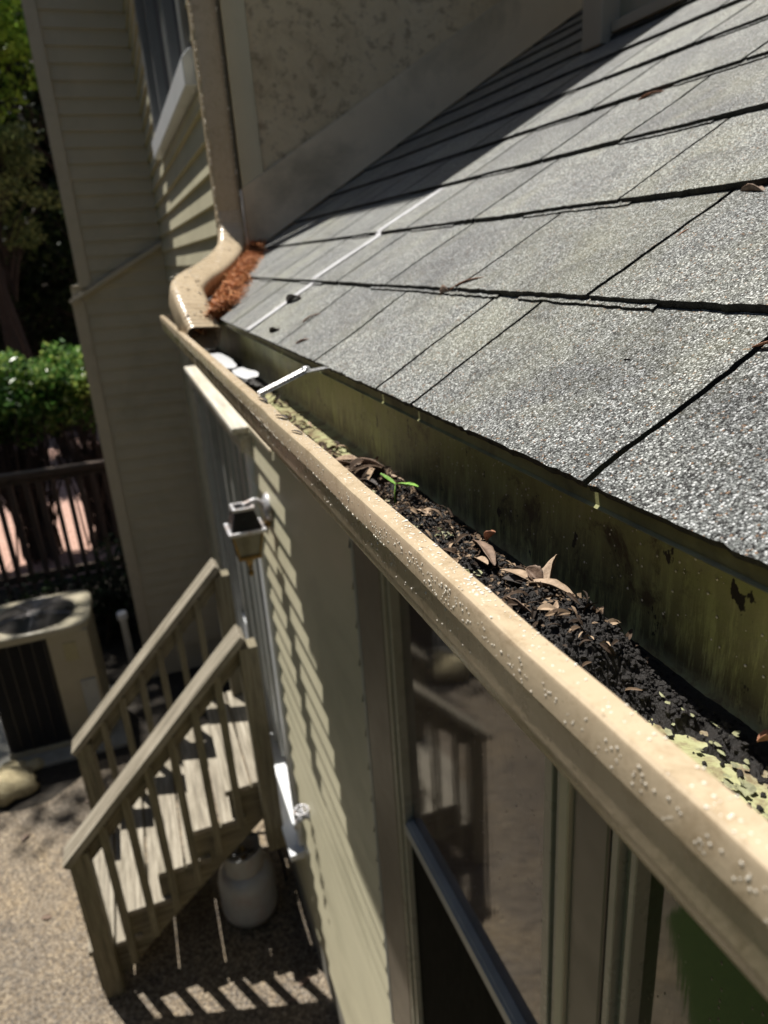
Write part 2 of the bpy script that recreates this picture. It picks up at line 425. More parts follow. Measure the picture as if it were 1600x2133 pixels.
class MB:
    def __init__(s):
        s.V = []; s.F = []; s.mi = []; s.g = []; s.tone = []
        s.cur = 0; s.t = 0.5; s.wood = False
    def add(s, V, F, axes=None):
        b = len(s.V)
        s.V += [tuple(v) for v in V]
        s.F += [tuple(i + b for i in f) for f in F]
        s.mi += [s.cur] * len(F)
        s.tone += [s.t] * len(V)
        if axes is None:
            axes = (Vector((1, 0, 0)), Vector((0, 1, 0)), Vector((0, 0, 1)))
        off = rnd.random() * 20
        s.g += [(Vector(v).dot(axes[0]) + off, Vector(v).dot(axes[1]) + off * 0.37, Vector(v).dot(axes[2])) for v in V]
    def box(s, x0, x1, y0, y1, z0, z1):
        V = [(x, y, z) for z in (z0, z1) for y in (y0, y1) for x in (x0, x1)]
        F = [(0, 2, 3, 1), (4, 5, 7, 6), (0, 1, 5, 4), (2, 6, 7, 3), (0, 4, 6, 2), (1, 3, 7, 5)]
        d = [x1 - x0, y1 - y0, z1 - z0]
        k = d.index(max(d))
        ax = [Vector((1, 0, 0)), Vector((0, 1, 0)), Vector((0, 0, 1))]
        s.add(V, F, (ax[k], ax[(k + 1) % 3], ax[(k + 2) % 3]))
    def beam(s, a, b, w_, h_, up=(0, 0, 1)):
        a = Vector(a); b = Vector(b)
        d = (b - a).normalized()
        u = Vector(up)
        r = d.cross(u).normalized()
        u = r.cross(d).normalized()
        V = []
        for p in (a, b):
            for i, j in ((-1, -1), (1, -1), (1, 1), (-1, 1)):
                V.append(p + r * (w_ / 2 * i) + u * (h_ / 2 * j))
        F = [(3, 2, 1, 0), (4, 5, 6, 7), (0, 1, 5, 4), (1, 2, 6, 5), (2, 3, 7, 6), (3, 0, 4, 7)]
        s.add(V, F, (d, r, u))
    def prism(s, poly, axis, a, b):
        """poly: 2D points in the two other axes, extruded from a to b along axis"""
        n = len(poly)
        def P(p, t):
            if axis == 1: return (p[0], t, p[1])
            if axis == 0: return (t, p[0], p[1])
            return (p[0], p[1], t)
        V = [P(p, a) for p in poly] + [P(p, b) for p in poly]
        F = [(i, (i + 1) % n, n + (i + 1) % n, n + i) for i in range(n)]
        F += [tuple(range(n - 1, -1, -1)), tuple(range(n, 2 * n))]
        s.add(V, F)
    def sheet(s, poly, ys, jit=0.0):
        """open profile (x,z) swept along the list of y"""
        V = []; F = []
        n = len(poly)
        for y in ys:
            for p in poly:
                V.append((p[0], y, p[1]))
        for j in range(len(ys) - 1):
            for i in range(n - 1):
                F.append((j * n + i, j * n + i + 1, (j + 1) * n + i + 1, (j + 1) * n + i))
        s.add(V, F)
    def tube(s, pts, rad, seg=8, cap=True):
        pts = [Vector(p) for p in pts]
        if not isinstance(rad, (list, tuple)):
            rad = [rad] * len(pts)
        V = []; F = []
        prev = None
        for i, p in enumerate(pts):
            d = (pts[min(i + 1, len(pts) - 1)] - pts[max(i - 1, 0)]).normalized()
            if prev is None:
                u = d.orthogonal().normalized()
            else:
                u = (prev - d * prev.dot(d)).normalized()
            prev = u
            v = d.cross(u)
            for k in range(seg):
                a = 2 * math.pi * k / seg
                V.append(p + (u * math.cos(a) + v * math.sin(a)) * rad[i])
        for i in range(len(pts) - 1):
            for k in range(seg):
                F.append((i * seg + k, i * seg + (k + 1) % seg, (i + 1) * seg + (k + 1) % seg, (i + 1) * seg + k))
        if cap:
            F.append(tuple(range(seg - 1, -1, -1)))
            F.append(tuple((len(pts) - 1) * seg + k for k in range(seg)))
        s.add(V, F)
    def lathe(s, prof, c, seg=24, axis=(0, 0, 1)):
        """prof: (radius, height) revolved round axis through c"""
        c = Vector(c); ax = Vector(axis).normalized()
        u = ax.orthogonal().normalized(); v = ax.cross(u)
        V = []; F = []
        for r_, h_ in prof:
            for k in range(seg):
                a = 2 * math.pi * k / seg
                V.append(c + ax * h_ + (u * math.cos(a) + v * math.sin(a)) * r_)
        for i in range(len(prof) - 1):
            for k in range(seg):
                F.append((i * seg + k, i * seg + (k + 1) % seg, (i + 1) * seg + (k + 1) % seg, (i + 1) * seg + k))
        F.append(tuple(range(seg - 1, -1, -1)))
        F.append(tuple((len(prof) - 1) * seg + k for k in range(seg)))
        s.add(V, F)
    def build(s, name, mat, parent=None, smooth=False, bevel=0.0, loc=None, solid=0.0, fix=True, autos=None):
        A = np.array(s.V, dtype=float)
        lo = A.min(0); hi = A.max(0)
        if loc is None:
            loc = Vector(((lo[0] + hi[0]) / 2, (lo[1] + hi[1]) / 2, lo[2]))
        loc = Vector(loc)
        me = bpy.data.meshes.new(name)
        me.from_pydata([tuple(v) for v in (A - np.array(loc))], [], s.F)
        for m in (mat if isinstance(mat, (list, tuple)) else [mat]):
            me.materials.append(m)
        if max(s.mi) > 0:
            me.polygons.foreach_set('material_index', s.mi)
        at = me.attributes.new('tone', 'FLOAT', 'POINT')
        at.data.foreach_set('value', s.tone)
        if s.wood:
            ga = me.attributes.new('grain', 'FLOAT_VECTOR', 'POINT')
            ga.data.foreach_set('vector', [c for g in s.g for c in g])
        if fix:
            bm = bmesh.new(); bm.from_mesh(me)
            bmesh.ops.recalc_face_normals(bm, faces=bm.faces[:])
            bm.to_mesh(me); bm.free()
        if smooth:
            me.polygons.foreach_set('use_smooth', [True] * len(me.polygons))
        me.update()
        o = bpy.data.objects.new(name, me)
        col.objects.link(o)
        if parent is not None:
            o.parent = parent
            o.location = loc - WORLD[parent.name]
        else:
            o.location = loc
        WORLD[o.name] = loc
        if solid:
            md = o.modifiers.new('solid', 'SOLIDIFY'); md.thickness = solid; md.offset = 0
        if bevel:
            md = o.modifiers.new('bevel', 'BEVEL'); md.width = bevel; md.segments = 2; md.limit_method = 'ANGLE'; md.angle_limit = R(40)
        return o
def boxes(name, mat, parent, bl, bevel=0.002, wood=False, **kw):
    m = MB(); m.wood = wood
    for b in bl:
        m.box(*b)
    return m.build(name, mat, parent, bevel=bevel, **kw)
def frange(a, b, st):
    n = max(1, int(round((b - a) / st)))
    return [a + (b - a) * i / n for i in range(n + 1)]

# ================================================================= SETTING
def flat_sheet(name, poly, z, mat, label=None):
    m = MB()
    m.add([(p[0], p[1], z) for p in poly], [tuple(range(len(poly)))])
    o = m.build(name, mat, loc=(0, 0, z))
    return tag(o, kind='structure')
g = MB()
g.add([(-150, -150, G - 0.012), (150, -150, G - 0.012), (150, 150, G - 0.012), (-150, 150, G - 0.012)], [(0, 1, 2, 3)])
tag(g.build('ground', mulch_m, loc=(0, 0, G - 0.012)), 'pinkish brown mulch covering the ground behind the picket fence', 'ground', kind='structure')
edge = [(-6, 4.55)]
for i in range(41):
    x = -6 + 6.41 * i / 40
    y = 4.62 + 0.10 * noise.noise(Vector((x * 2.1, 3, 0))) + (0.25 if x > -0.95 else 0.0) * min(1, (x + 0.95) * 4)
    edge.append((x, y))
flat_sheet('planting_bed', [(-7, 4.2), (0.41, 4.2), (0.41, 5.85), (1.5, 5.85), (1.5, 8.6), (-7, 8.9)], G - 0.006, bed_m)
flat_sheet('patio', [(-6, -6), (XW, -6)] + [(p[0], p[1]) for p in reversed(edge[1:])], G, patio_m)
flat_sheet('lawn', [(-9, -6), (-1.05, -6), (-0.95, -0.5), (-1.0, 1.6), (-1.35, 2.2), (-2.2, 2.4), (-9, 2.5)], G + 0.006, lawn_m)
# wooded bank behind
h_ = MB()
nx, ny = 40, 20
V = []; F = []
for j in range(ny + 1):
    for i in range(nx + 1):
        x = -45 + 75 * i / nx; y = 17.5 + 40 * j / ny
        z = G - 0.05 + max(0, (y - 18)) * 0.42 + 0.5 * noise.noise(Vector((x * .2, y * .2, 0))) * min(1, j / 3)
        V.append((x, y, z))
for j in range(ny):
    for i in range(nx):
        a = j * (nx + 1) + i
        F.append((a, a + 1, a + nx + 2, a + nx + 1))
h_.add(V, F)
tag(h_.build('hill', hill_m, smooth=True), kind='structure')

# ================================================================= HOUSE
house = empty('house', (XW + 1.5, 2.5, G), 'two-storey house clad in beige lap siding with shingled lean-to roof and stucco wall', 'house')
EXPO = 0.1016
Z0 = -3.26
def clap_x(mb, x, ya, yb, za, zb, sgn=-1, thick=0.016):
    """lap siding on a plane x=const facing -x; courses on a common grid"""
    k0 = int(math.floor((za - Z0) / EXPO)); k1 = int(math.ceil((zb - Z0) / EXPO))
    for k in range(k0, k1):
        b = Z0 + k * EXPO; t_ = b + EXPO
        lo = max(b, za); hi = min(t_, zb)
        if hi - lo < 0.002: continue
        def off(z): return thick * (1 - (z - b) / EXPO) + 0.001
        prof = [(x - off(hi), hi), (x - off(lo), lo), (x + 0.004, lo)]
        ys = frange(ya, yb, 0.5)
        V = []; F = []
        n = 3
        for y in ys:
            wv = 0.0006 * noise.noise(Vector((y * 3, k * 1.7, 0)))
            for p in prof: V.append((p[0] + wv, y, p[1]))
        for j in range(len(ys) - 1):
            for i in range(n - 1):
                F.append((j * n + i, j * n + i + 1, (j + 1) * n + i + 1, (j + 1) * n + i))
        mb.add(V, F)
sd_ = MB()
rects = [(-5, 5.9, 1.62, 2.8), (2.4, 2.86, 0.0, 1.62), (4.66, 5.9, 0.0, 1.62), (2.86, 4.66, 0.0, 0.56),
         (2.33, 5.9, -0.2, 0.0), (-5, 2.33, -0.34, -0.2), (2.33, 5.9, -0.6, -0.2),
         (2.33, 2.72, -2.74, -0.6), (4.98, 5.9, -3.2, -0.6), (2.33, 4.98, -3.2, -2.74),
         (1.41, 2.33, -3.2, -0.34), (-5, 1.41, -3.2, -2.1)]
for r_ in rects[1:]:
    clap_x(sd_, XW, *r_)
clap_x(sd_, XW, 2.4, 5.9, 1.62, 2.8)
o = sd_.build('siding', siding_m, house, fix=True)
tag(o, 'pale olive lap siding of the side wall')
# solid core behind the skin
boxes('wall', dark_m, house, [(XW + 0.16, XW + 3.5, -6, 5.9, G, -0.26), (XW + 0.16, XW + 3.5, 2.44, 5.9, -0.26, 2.9)], bevel=0)
boxes('foundation', concrete_base, house, [(XW - 0.008, XW + 0.1, -6, 5.9, G - 0.05, -3.205)], bevel=0.003)

# end bump (chimney chase) with lap siding facing the camera
def clap_y(mb, y, xa, xb, za, zb, thick=0.015):
    k0 = int(math.floor((za - Z0) / EXPO)); k1 = int(math.ceil((zb - Z0) / EXPO))
    for k in range(k0, k1):
        b = Z0 + k * EXPO; lo = max(b, za); hi = min(b + EXPO, zb)
        if hi - lo < 0.002: continue
        def off(z): return thick * (1 - (z - b) / EXPO) + 0.001
        V = []; F = []
        xs = frange(xa, xb, 0.2)
        for x in xs:
            wv = 0.0008 * noise.noise(Vector((x * 4, k * 2.3, 5)))
            V += [(x, y - off(hi) + wv, hi), (x, y - off(lo) + wv, lo), (x, y + 0.004, lo)]
        for j in range(len(xs) - 1):
            for i in range(2):
                F.append((j * 3 + i, j * 3 + i + 1, (j + 1) * 3 + i + 1, (j + 1) * 3 + i))
        mb.add(V, F)
ew = MB()
XE0, XE1 = -0.213, -0.285
clap_y(ew, 5.9, XE0, XW, -0.1, 3.3)
clap_y(ew, 5.9, XE1, XW, -3.2, -0.1)
o = ew.build('end_siding', endsid_m, house)
tag(o, 'taupe lap siding of the projecting end bay')
boxes('bay_wall', endsid_m, house, [(XE0 + 0.01, XW + 1, 5.906, 7.2, -0.1, 3.3), (XE1 + 0.01, XW + 1, 5.905, 7.2, G, -0.1)], bevel=0)
boxes('corner_board', trim_m, house, [(XE0 - 0.012, XE0 + 0.075, 5.872, 5.904, -0.12, 3.3), (XE0 - 0.012, XE0 + 0.01, 5.904, 5.98, -0.12, 3.3)], bevel=0.003)
boxes('corner_board', trim_m, house, [(XE1 - 0.012, XE1 + 0.075, 5.872, 5.904, -3.25, -0.2), (XE1 - 0.012, XE1 + 0.01, 5.904, 5.98, -3.25, -0.2)], bevel=0.003)
boxes('corner_board', trim_m, house, [(XW - 0.03, XW + 0.03, 5.865, 5.885, -3.2, -0.62)], bevel=0.003)
mb = MB(); mb.beam((-0.305, 5.86, -0.214), (0.40, 5.86, 0.15), 0.05, 0.03)
tag(mb.build('sloped_trim', trim_m, house, bevel=0.003), 'thin sloping trim strip across the end bay')
mb = MB(); mb.prism([(-0.285, -0.18), (XW, 0.17), (XW, -0.22), (-0.285, -0.22)], 1, 5.895, 5.899)
mb.build('bay_infill', endsid_m, house)

cornlt_m = plain('pale_olive_trim', (0.60, 0.57, 0.42), 0.5, 0.05, 5, 0.1, 90, 0.001, dark=(0.3, 0.27, 0.18), dscale=4, damt=0.4)
# stucco wall above the lean-to roof, facing the camera
mb = MB(); mb.box(0.43, 4.0, 2.405, 2.5, -0.2, 2.9)
tag(mb.build('stucco_wall', stucco_m, house), 'mottled tan stucco wall above the roof')
boxes('corner_board', cornlt_m, house, [(0.428, 0.498, 2.385, 2.404, 0.2, 2.9)], bevel=0.002)
boxes('corner_board', plain('corner_shadow_strip', (0.12, 0.11, 0.08), 0.6, 0.05, 5), house, [(XW - 0.006, 0.424, 2.385, 2.43, -0.05, 2.9)], bevel=0.002)  # dark strip painted for the shadowed gap beside the downspout
mb = MB()
mb.prism([(0.425, roof_z(0.425) + 0.012), (2.6, roof_z(2.6) + 0.012), (2.6, roof_z(2.6) + 0.2), (0.425, roof_z(0.425) + 0.2)], 1, 2.374, 2.392)
tag(mb.build('flashing_board', stucco_cream, house, bevel=0.002), 'wide stained skirt board sloping along the roof')

# lean-to eave: fascia and soffit
boxes('fascia', brown_m, house, [(0.2425, 0.262, -5, 2.33, -0.235, -0.11)], bevel=0.002)
boxes('soffit', vinyl_m, house, [(0.262, XW + 0.02, -5, 2.33, -0.235, -0.222)], bevel=0.001)
boxes('frieze_board', vinyl_m, house, [(XW - 0.022, XW - 0.002, -5, 2.33, -0.34, -0.236)], bevel=0.002)
# eave end return
mb = MB(); mb.prism([(0.243, -0.235), (XW + .01, -0.235), (XW + .01, -0.012), (0.243, -0.108)], 1, 2.315, 2.335)
mb.build('eave_return', trim_m, house)

# ---- shingle roof
S0, EX = 0.121, 0.1432
slots = {0: [0.175 - 0.09, 0.286, 0.5235, 0.6055, 0.818, 1.03, 1.26, 1.45, 1.62, 1.86],
         1: [0.462, 0.6875, 0.8945, 1.1135, 1.24, 1.44, 1.60, 1.85, 2.1],
         2: [0.12, 0.5995, 0.888, 1.12, 1.33, 1.55, 1.80, 2.04],
         3: [0.30, 0.7585, 0.933, 1.16, 1.47, 1.66, 1.93, 2.2],
         4: [0.42, 0.715, 0.994, 1.22, 1.39, 1.70, 1.99]}
def side_noise(a, b):
    return 0.0014 * noise.noise(Vector((a * 150, b * 7.3, 1))) + 0.0055 * noise.noise(Vector((a * 11, b * 5.1, 2)))
under = MB(); top = MB()
under.cur = 0
V = [roof_pt(S0 + 0.018, -3, -0.004), roof_pt(2.75, -3, -0.004), roof_pt(2.75, 2.4, -0.004), roof_pt(S0 + 0.018, 2.4, -0.004),
     roof_pt(S0 + 0.018, -3, -0.024), roof_pt(2.75, -3, -0.024), roof_pt(2.75, 2.4, -0.024), roof_pt(S0 + 0.018, 2.4, -0.024)]
under.add(V, [(0, 1, 2, 3), (7, 6, 5, 4), (0, 3, 7, 4), (0, 4, 5, 1), (3, 2, 6, 7)])
def tab(mb, s0, s1, y0, y1, nb, ntp, key, nbot=-0.0035, ka=0.0, kb=1.0):
    """one shingle tab: a gently uneven sheet with a butt edge and two cut sides"""
    ns_ = 26; nyy = max(3, min(60, int((y1 - y0) / 0.006)))
    V = []; F = []
    for i in range(ns_ + 1):
        fs = i / ns_
        for j in range(nyy + 1):
            fy = j / nyy
            s_ = s0 + (s1 - s0) * fs
            y = y0 + (y1 - y0) * fy
            ya = y0 + side_noise(s_, ka) ; yb = y1 + side_noise(s_, kb)
            y = ya + (yb - ya) * fy
            sj = 0.0007 * noise.noise(Vector((y * 50, key, 3))) + 0.0018 * noise.noise(Vector((y * 230, key, 4)))
            s_ += sj * (1 - fs)
            n = nb + (ntp - nb) * fs + 0.0009 * noise.noise(Vector((s_ * 12, y * 8, 3))) + 0.0003 * noise.noise(Vector((s_ * 60, y * 60, key)))
            V.append(roof_pt(s_, y, n))
    w_ = nyy + 1
    for i in range(ns_):
        for j in range(nyy):
            a = i * w_ + j
            F.append((a, a + w_, a + w_ + 1, a + 1))
    mb.cur = 0
    mb.add(V, F)
    # skirts
    mb.cur = 1
    def skirt(idx):
        VV = []; FF = []
        for q in idx:
            p = Vector(V[q]); VV.append(p)
            dd = p.dot(RN) - H0
            VV.append(p - RN * (dd - nbot))
        for q in range(len(idx) - 1):
            FF.append((2 * q, 2 * q + 2, 2 * q + 3, 2 * q + 1))
        mb.add(VV, FF)
    skirt(list(range(w_)))
    skirt([i * w_ for i in range(ns_ + 1)])
    skirt([i * w_ + nyy for i in range(ns_ + 1)])
rr = random.Random(5)
for k in range(18):
    s0 = S0 + EX * k
    sl = list(slots.get(k, []))
    if not sl:
        y = -0.3 + rr.random() * 0.2
        while y < 2.3:
            sl.append(y); y += rr.choice([0.17, 0.21, 0.25, 0.3])
    y = sl[0]
    pre = []
    while y > -2.9:
        y -= rr.choice([0.2, 0.26, 0.31]); pre.append(y)
    sl = sorted([v for v in pre if v > -2.9] + sl)
    sl = [-2.95] + sl + [2.388]
    for i in range(len(sl) - 1):
        g2 = 0.0022 + 0.0006 * rr.random()
        top.t = rr.random()
        if k >= 9 and sl[i + 1] < 1.5: pass
        nb = (0.0092 if k else 0.0046) + rr.random() * 0.0006
        if k > 3 or sl[i] > 0.7: g2 += 0.0011
        tab(top, s0, s0 + EX + 0.012, sl[i] + g2, sl[i + 1] - g2, nb, 0.0034, k * 17 + i, nbot=(-0.0035 if k else 0.0003), ka=sl[i] * 9 + k, kb=sl[i + 1] * 9 + k)
    # laminated double thickness under parts of the butt edge
    if k > 0:
        y = -1 + rr.random() * 0.3
        spans = []
        while y < 2.2:
            L = rr.uniform(0.08, 0.2); spans.append((y, y + L)); y += L + rr.uniform(0.12, 0.35)
        if k == 1: spans = [(-0.4, 0.20), (0.39, 0.56), (0.60, 0.95), (1.2, 1.35), (1.6, 1.75)]
        if k == 2: spans = [(-0.5, 0.42), (0.58, 0.76), (0.95, 1.1), (1.3, 1.4)]
        if k == 3: spans = [(-0.3, 0.5), (0.62, 0.76), (1.0, 1.1), (1.4, 1.55)]
        for a, b in spans:
            top.t = 0.2
            tab(top, s0 - 0.0048, s0 + 0.006, a, b, 0.0058, 0.0056, k * 31 + a, nbot=0.0015)
o = top.build('shingles', [shingle_m, shedge_m], house, smooth=False, fix=True)
tag(o, 'grey weathered asphalt shingles of the lean-to roof')
ol = o
under.build('roof_deck', shedge_m, house)
mb = MB()
mb.sheet([(0.262, -0.0955), (0.2285, -0.1115), (0.2130, -0.1200), (0.2126, -0.1285), (0.2108, -0.1300)], [-3, 0, 1, 2.33])
tag(mb.build('drip_edge', plain('drip_edge_metal', (0.22, 0.22, 0.10), 0.4, 0.3, 30, 0.2, 90, 0.001, dark=(0.05, 0.045, 0.03), dscale=25, damt=0.8), house, solid=0.0009), 'stained metal drip edge under the shingles')

# dormer wall standing on the roof at the right
boxes('dormer_wall', plain('dormer_cladding', (0.40, 0.36, 0.26), 0.55, 0.07, 6, 0.15, 80, 0.001), house,
      [(1.095, 3.4, -3, 1.50, 0.1, 2.6)], bevel=0)
mb = MB()
mb.prism([(1.05, 1.465), (1.12, 1.465), (1.12, 1.535), (1.05, 1.535)], 2, roof_z(1.05) + 0.012, 2.6)
tag(mb.build('dormer_corner_board', trim_m, house, bevel=0.003), 'beige corner board standing on the shingles')
boxes('dormer_base_trim', trim_m, house, [(1.072, 1.094, -3, 1.462, roof_z(1.08) + 0.014, roof_z(1.08) + 0.034)], bevel=0.002)
# unseen upper roof, its eave placed to cast the shadow across the lean-to
XEV, ZEV = 0.095, 2.875
mb = MB()
s30 = math.tan(PITCH)
mb.prism([(XEV, ZEV - 0.14), (XEV, ZEV), (4.2, ZEV + (4.2 - XEV) * s30), (4.2, ZEV + (4.2 - XEV) * s30 - 0.14)], 1, 2.2, 7.4)
tag(mb.build('unseen_upper_roof', shedge_m, house), 'unseen upper roof overhanging the side wall, set to shade the lean-to')

# ---- windows of the lean-to wall
def lean_window(ya, yb, zt, zm, zb, glass, upper_open=True):
    """ya<yb opening between the outer edges of the frame"""
    f = MB()
    xo = XW - 0.012; xi = XW + 0.06
    fw = 0.036
    # casing lines: three stepped vinyl ribs each side
    for (a, b, d) in ((yb - 0.012, yb, 0.0), (yb - 0.026, yb - 0.012, 0.012), (yb - fw, yb - 0.026, 0.004),
                      (ya, ya + 0.014, 0.0), (ya + 0.014, ya + 0.030, 0.012), (ya + 0.030, ya + fw + 0.012, 0.004)):
        f.box(xo + d, xi, a, b, zb, zt)
    f.box(xo, xi, ya + fw + 0.012, yb - fw, zt - 0.05, zt)
    f.box(xo - 0.02, xi, ya - 0.01, yb + 0.01, zb - 0.05, zb)
    fr = f.build('window', vinyl_m, house, bevel=0.0015)
    tag(fr, 'vinyl framed sash window in the lean-to wall')
    p = MB(); p.box(XW + 0.012, XW + 0.018, ya + fw, yb - fw, zm, zt - 0.05)
    p.build('pane', glass, fr)
    r = MB(); r.box(XW - 0.008, XW + 0.016, ya + fw + 0.014, yb - fw - 0.002, zm - 0.028, zm)
    r.box(XW - 0.003, XW + 0.013, ya + fw + 0.014, yb - fw - 0.002, zm + 0.001, zm + 0.006)
    r.build('sash_rail', plain('rail_grey%.2f' % ya, (0.34, 0.35, 0.34), 0.4, 0.12, 20, 0.1), fr, bevel=0.0015)
    q = MB(); q.box(XW + 0.006, XW + 0.012, ya + fw, yb - fw, zb, zm - 0.025)
    q.build('screen', screen_m, fr)
    return fr
lean_window(0.575, 1.215, -0.3, -1.20, -2.1, glass_m)
lean_window(-0.62, 0.485, -0.3, -1.30, -2.1, glass_green_refl)
boxes('window_casing', brown_m, house, [(XW - 0.014, XW + 0.05, 1.218, 1.385, -2.15, -0.345)], bevel=0.003)
boxes('window_casing', brown_m, house, [(XW - 0.014, XW + 0.05, 0.488, 0.552, -2.15, -0.345)], bevel=0.003)
boxes('mullion_board', siding_m, house, [(XW - 0.02, XW + 0.05, 0.554, 0.573, -2.15, -0.345)], bevel=0.002)
boxes('casing_edge', grayframe_m, house, [(XW - 0.016, XW + 0.05, 1.386, 1.400, -2.15, -0.345)], bevel=0.001)

# ---- upper window
f = MB()
for a, b in ((2.86, 2.95), (4.55, 4.66)):
    f.box(XW - 0.035, XW + 0.05, a, b, 0.60, 1.62)
f.box(XW - 0.035, XW + 0.05, 2.95, 4.55, 1.52, 1.62)
for a, b in ((3.62, 3.70), (3.56, 3.60), (3.0, 3.03), (4.3, 4.36)):
    f.box(XW - 0.012, XW + 0.05, a, b, 0.68, 1.52)
uw = f.build('window', plain('dark_sash', (0.17, 0.175, 0.175), 0.35, 0.08, 9, 0.08), house, bevel=0.002)
tag(uw, 'upper sliding window with pale sill above the downspout')
p = MB(); p.box(XW + 0.03, XW + 0.036, 2.95, 4.55, 0.60, 1.52); p.build('pane', glass_m, uw)
s_ = MB(); s_.prism([(XW - 0.055, 0.57), (XW + 0.03, 0.57), (XW + 0.03, 0.69), (XW - 0.03, 0.68), (XW - 0.055, 0.655)], 1, 2.83, 4.68)
s_.build('sill', white_m, uw, bevel=0.003)

hood_m = wood_material('hood_wood', (0.5, 0.47, 0.40), (0.66, 0.64, 0.58), (0.40, 0.30, 0.16))
# ---- side door at the head of the steps
d = MB()
dx = 0.46
d.box(dx - 0.004, dx + 0.06, 2.862, 4.6, -2.68, -2.341)
door = d.build('door', white_m, house, bevel=0.003)
boxes('casing', white_m, door, [(XW - 0.03, dx + 0.06, 2.72, 2.80, -2.70, -0.70)], bevel=0.003)
boxes('casing', grayframe_m, door, [(XW - 0.02, dx + 0.06, 4.72, 4.86, -2.70, -0.70)], bevel=0.003)
tag(door, 'glazed side door with white casing behind the stair rails')
f = MB()
f.box(dx - 0.045, dx + 0.03, 2.803, 2.86, -2.66, -0.72)
for a, b, dd in ((3.30, 3.36, 0.0), (3.36, 3.46, -0.02), (3.50, 3.60, -0.03), (3.60, 3.66, -0.05), (3.70, 3.84, -0.03), (3.9, 3.96, -0.05), (4.60, 4.717, -0.03)):
    f.box(dx + dd, dx + 0.05, a, b, -2.66, -0.72)
f.box(dx - 0.01, dx + 0.05, 2.86, 4.6, -0.86, -0.73)
f.build('door_frame', grayframe_m, door, bevel=0.002)
p = MB(); p.box(dx + 0.012, dx + 0.02, 2.86, 4.6, -2.34, -0.86); p.build('pane', glass_m, door)
p = MB(); p.prism([(0.328, -2.755), (dx + 0.05, -2.755), (dx + 0.05, -2.70), (0.328, -2.722)], 1, 2.70, 4.8)
p.build('threshold', white_m, door, bevel=0.002)
hd = MB()
hd.wood = True
hd.box(XW - 0.055, XW - 0.001, 2.69, 4.6, -0.700, -0.625)
hd.box(XW - 0.080, XW - 0.001, 2.68, 4.6, -0.622, -0.596)
tag(hd.build('door_hood', hood_m, house, bevel=0.004), 'weathered drip-cap board above the side door')
mb = MB(); mb.box(XW - 0.02, XW - 0.012, 2.25, 2.66, -0.60, -0.588)
mb.build('drip_strip', trim_m, house)

# ================================================================= GUTTER
gut = empty('rain_gutter', (0.18, 0.0, -0.218), 'tan aluminium rain gutter full of soil and leaves along the shingle eave', 'gutter')
ZL = -0.138
YE = 2.25
ys = frange(-2.5, 0.1, 0.3)[:-1] + frange(0.1, YE, 0.02)
def wob(y):
    w1 = 0.0012 * noise.noise(Vector((y * 7, 0, 0))) + 0.0007 * noise.noise(Vector((y * 23, 4, 0)))
    dent = 0.0022 * math.exp(-((y - 0.70) / 0.03) ** 2)
    return w1, dent
prof_out = [(0.1290, ZL - 0.011), (0.1292, ZL - 0.002), (0.1280, ZL), (0.1182, ZL + 0.0004), (0.1169, ZL - 0.0006), (0.1164, ZL - 0.0020), (0.1163, ZL - 0.0148),
            (0.1178, ZL - 0.0165), (0.1186, ZL - 0.0185), (0.1186, ZL - 0.033), (0.1200, ZL - 0.0395), (0.1245, ZL - 0.0475), (0.1320, ZL - 0.056), (0.1410, ZL - 0.0635),
            (0.1475, ZL - 0.0705), (0.1495, ZL - 0.077), (0.1505, ZL - 0.0795)]
def sweep(mb, prof, ys):
    V = []; F = []; n = len(prof)
    for y in ys:
        w1, dent = wob(y)
        for (x, z) in prof:
            k = 1.0 if z > ZL - 0.02 else 0.35
            V.append((x + w1 * k + dent * k, y, z - dent * 0.6 * k))
    for j in range(len(ys) - 1):
        for i in range(n - 1):
            F.append((j * n + i, j * n + i + 1, (j + 1) * n + i + 1, (j + 1) * n + i))
    mb.add(V, F)
mb = MB(); sweep(mb, prof_out, ys)
o = mb.build('front_face', gut_m, gut, smooth=True, loc=(0.18, 0, ZL))
o.data.set_sharp_from_angle(angle=R(26))
tag(o, 'tan enamelled front lip beaded with water')
md = o.modifiers.new('solid', 'SOLIDIFY'); md.thickness = 0.0007; md.offset = -1
mb = MB(); sweep(mb, [(0.1515, ZL - 0.0797), (0.20, ZL - 0.0800), (0.238, ZL - 0.0797), (0.2405, ZL - 0.0775), (0.2410, ZL - 0.05), (0.2412, ZL + 0.028)], ys)
o = mb.build('trough', gutin_m, gut, smooth=True, loc=(0.18, 0, ZL - 0.08))
tag(o, 'algae stained trough bottom and back')
mb = MB(); mb.prism([(0.1172, ZL - 0.001), (0.1186, ZL - 0.033), (0.132, ZL - 0.056), (0.149, ZL - 0.079), (0.2405, ZL - 0.079), (0.2405, ZL + 0.02), (0.2, ZL)], 1, YE, YE + 0.003)
mb.build('end_cap', gut_m, gut)
# hangers
def hanger(y):
    h1 = MB()
    a = Vector((0.1285, y, ZL - 0.001)); b = Vector((0.183, y + 0.002, ZL + 0.0185)); c = Vector((0.236, y + 0.004, ZL + 0.022))
    h1.beam(a, b, 0.014, 0.0012)
    h1.beam(b, c, 0.014, 0.0012)
    for dy in (-0.0055, 0.0055):
        h1.beam(a + Vector((0, dy, 0.0018)), b + Vector((0, dy, 0.0018)), 0.0022, 0.0040)
    o = h1.build('hanger_bracket', alum_m, gut, bevel=0.0005)
    s1 = MB(); s1.lathe([(0.0045, 0), (0.0045, 0.003), (0.0028, 0.0045), (0.0018, 0.0045)], b + Vector((0.001, 0, 0.0015)), 12)
    s1.build('screw', alum_m, o)
hanger(0.768); hanger(-0.45)

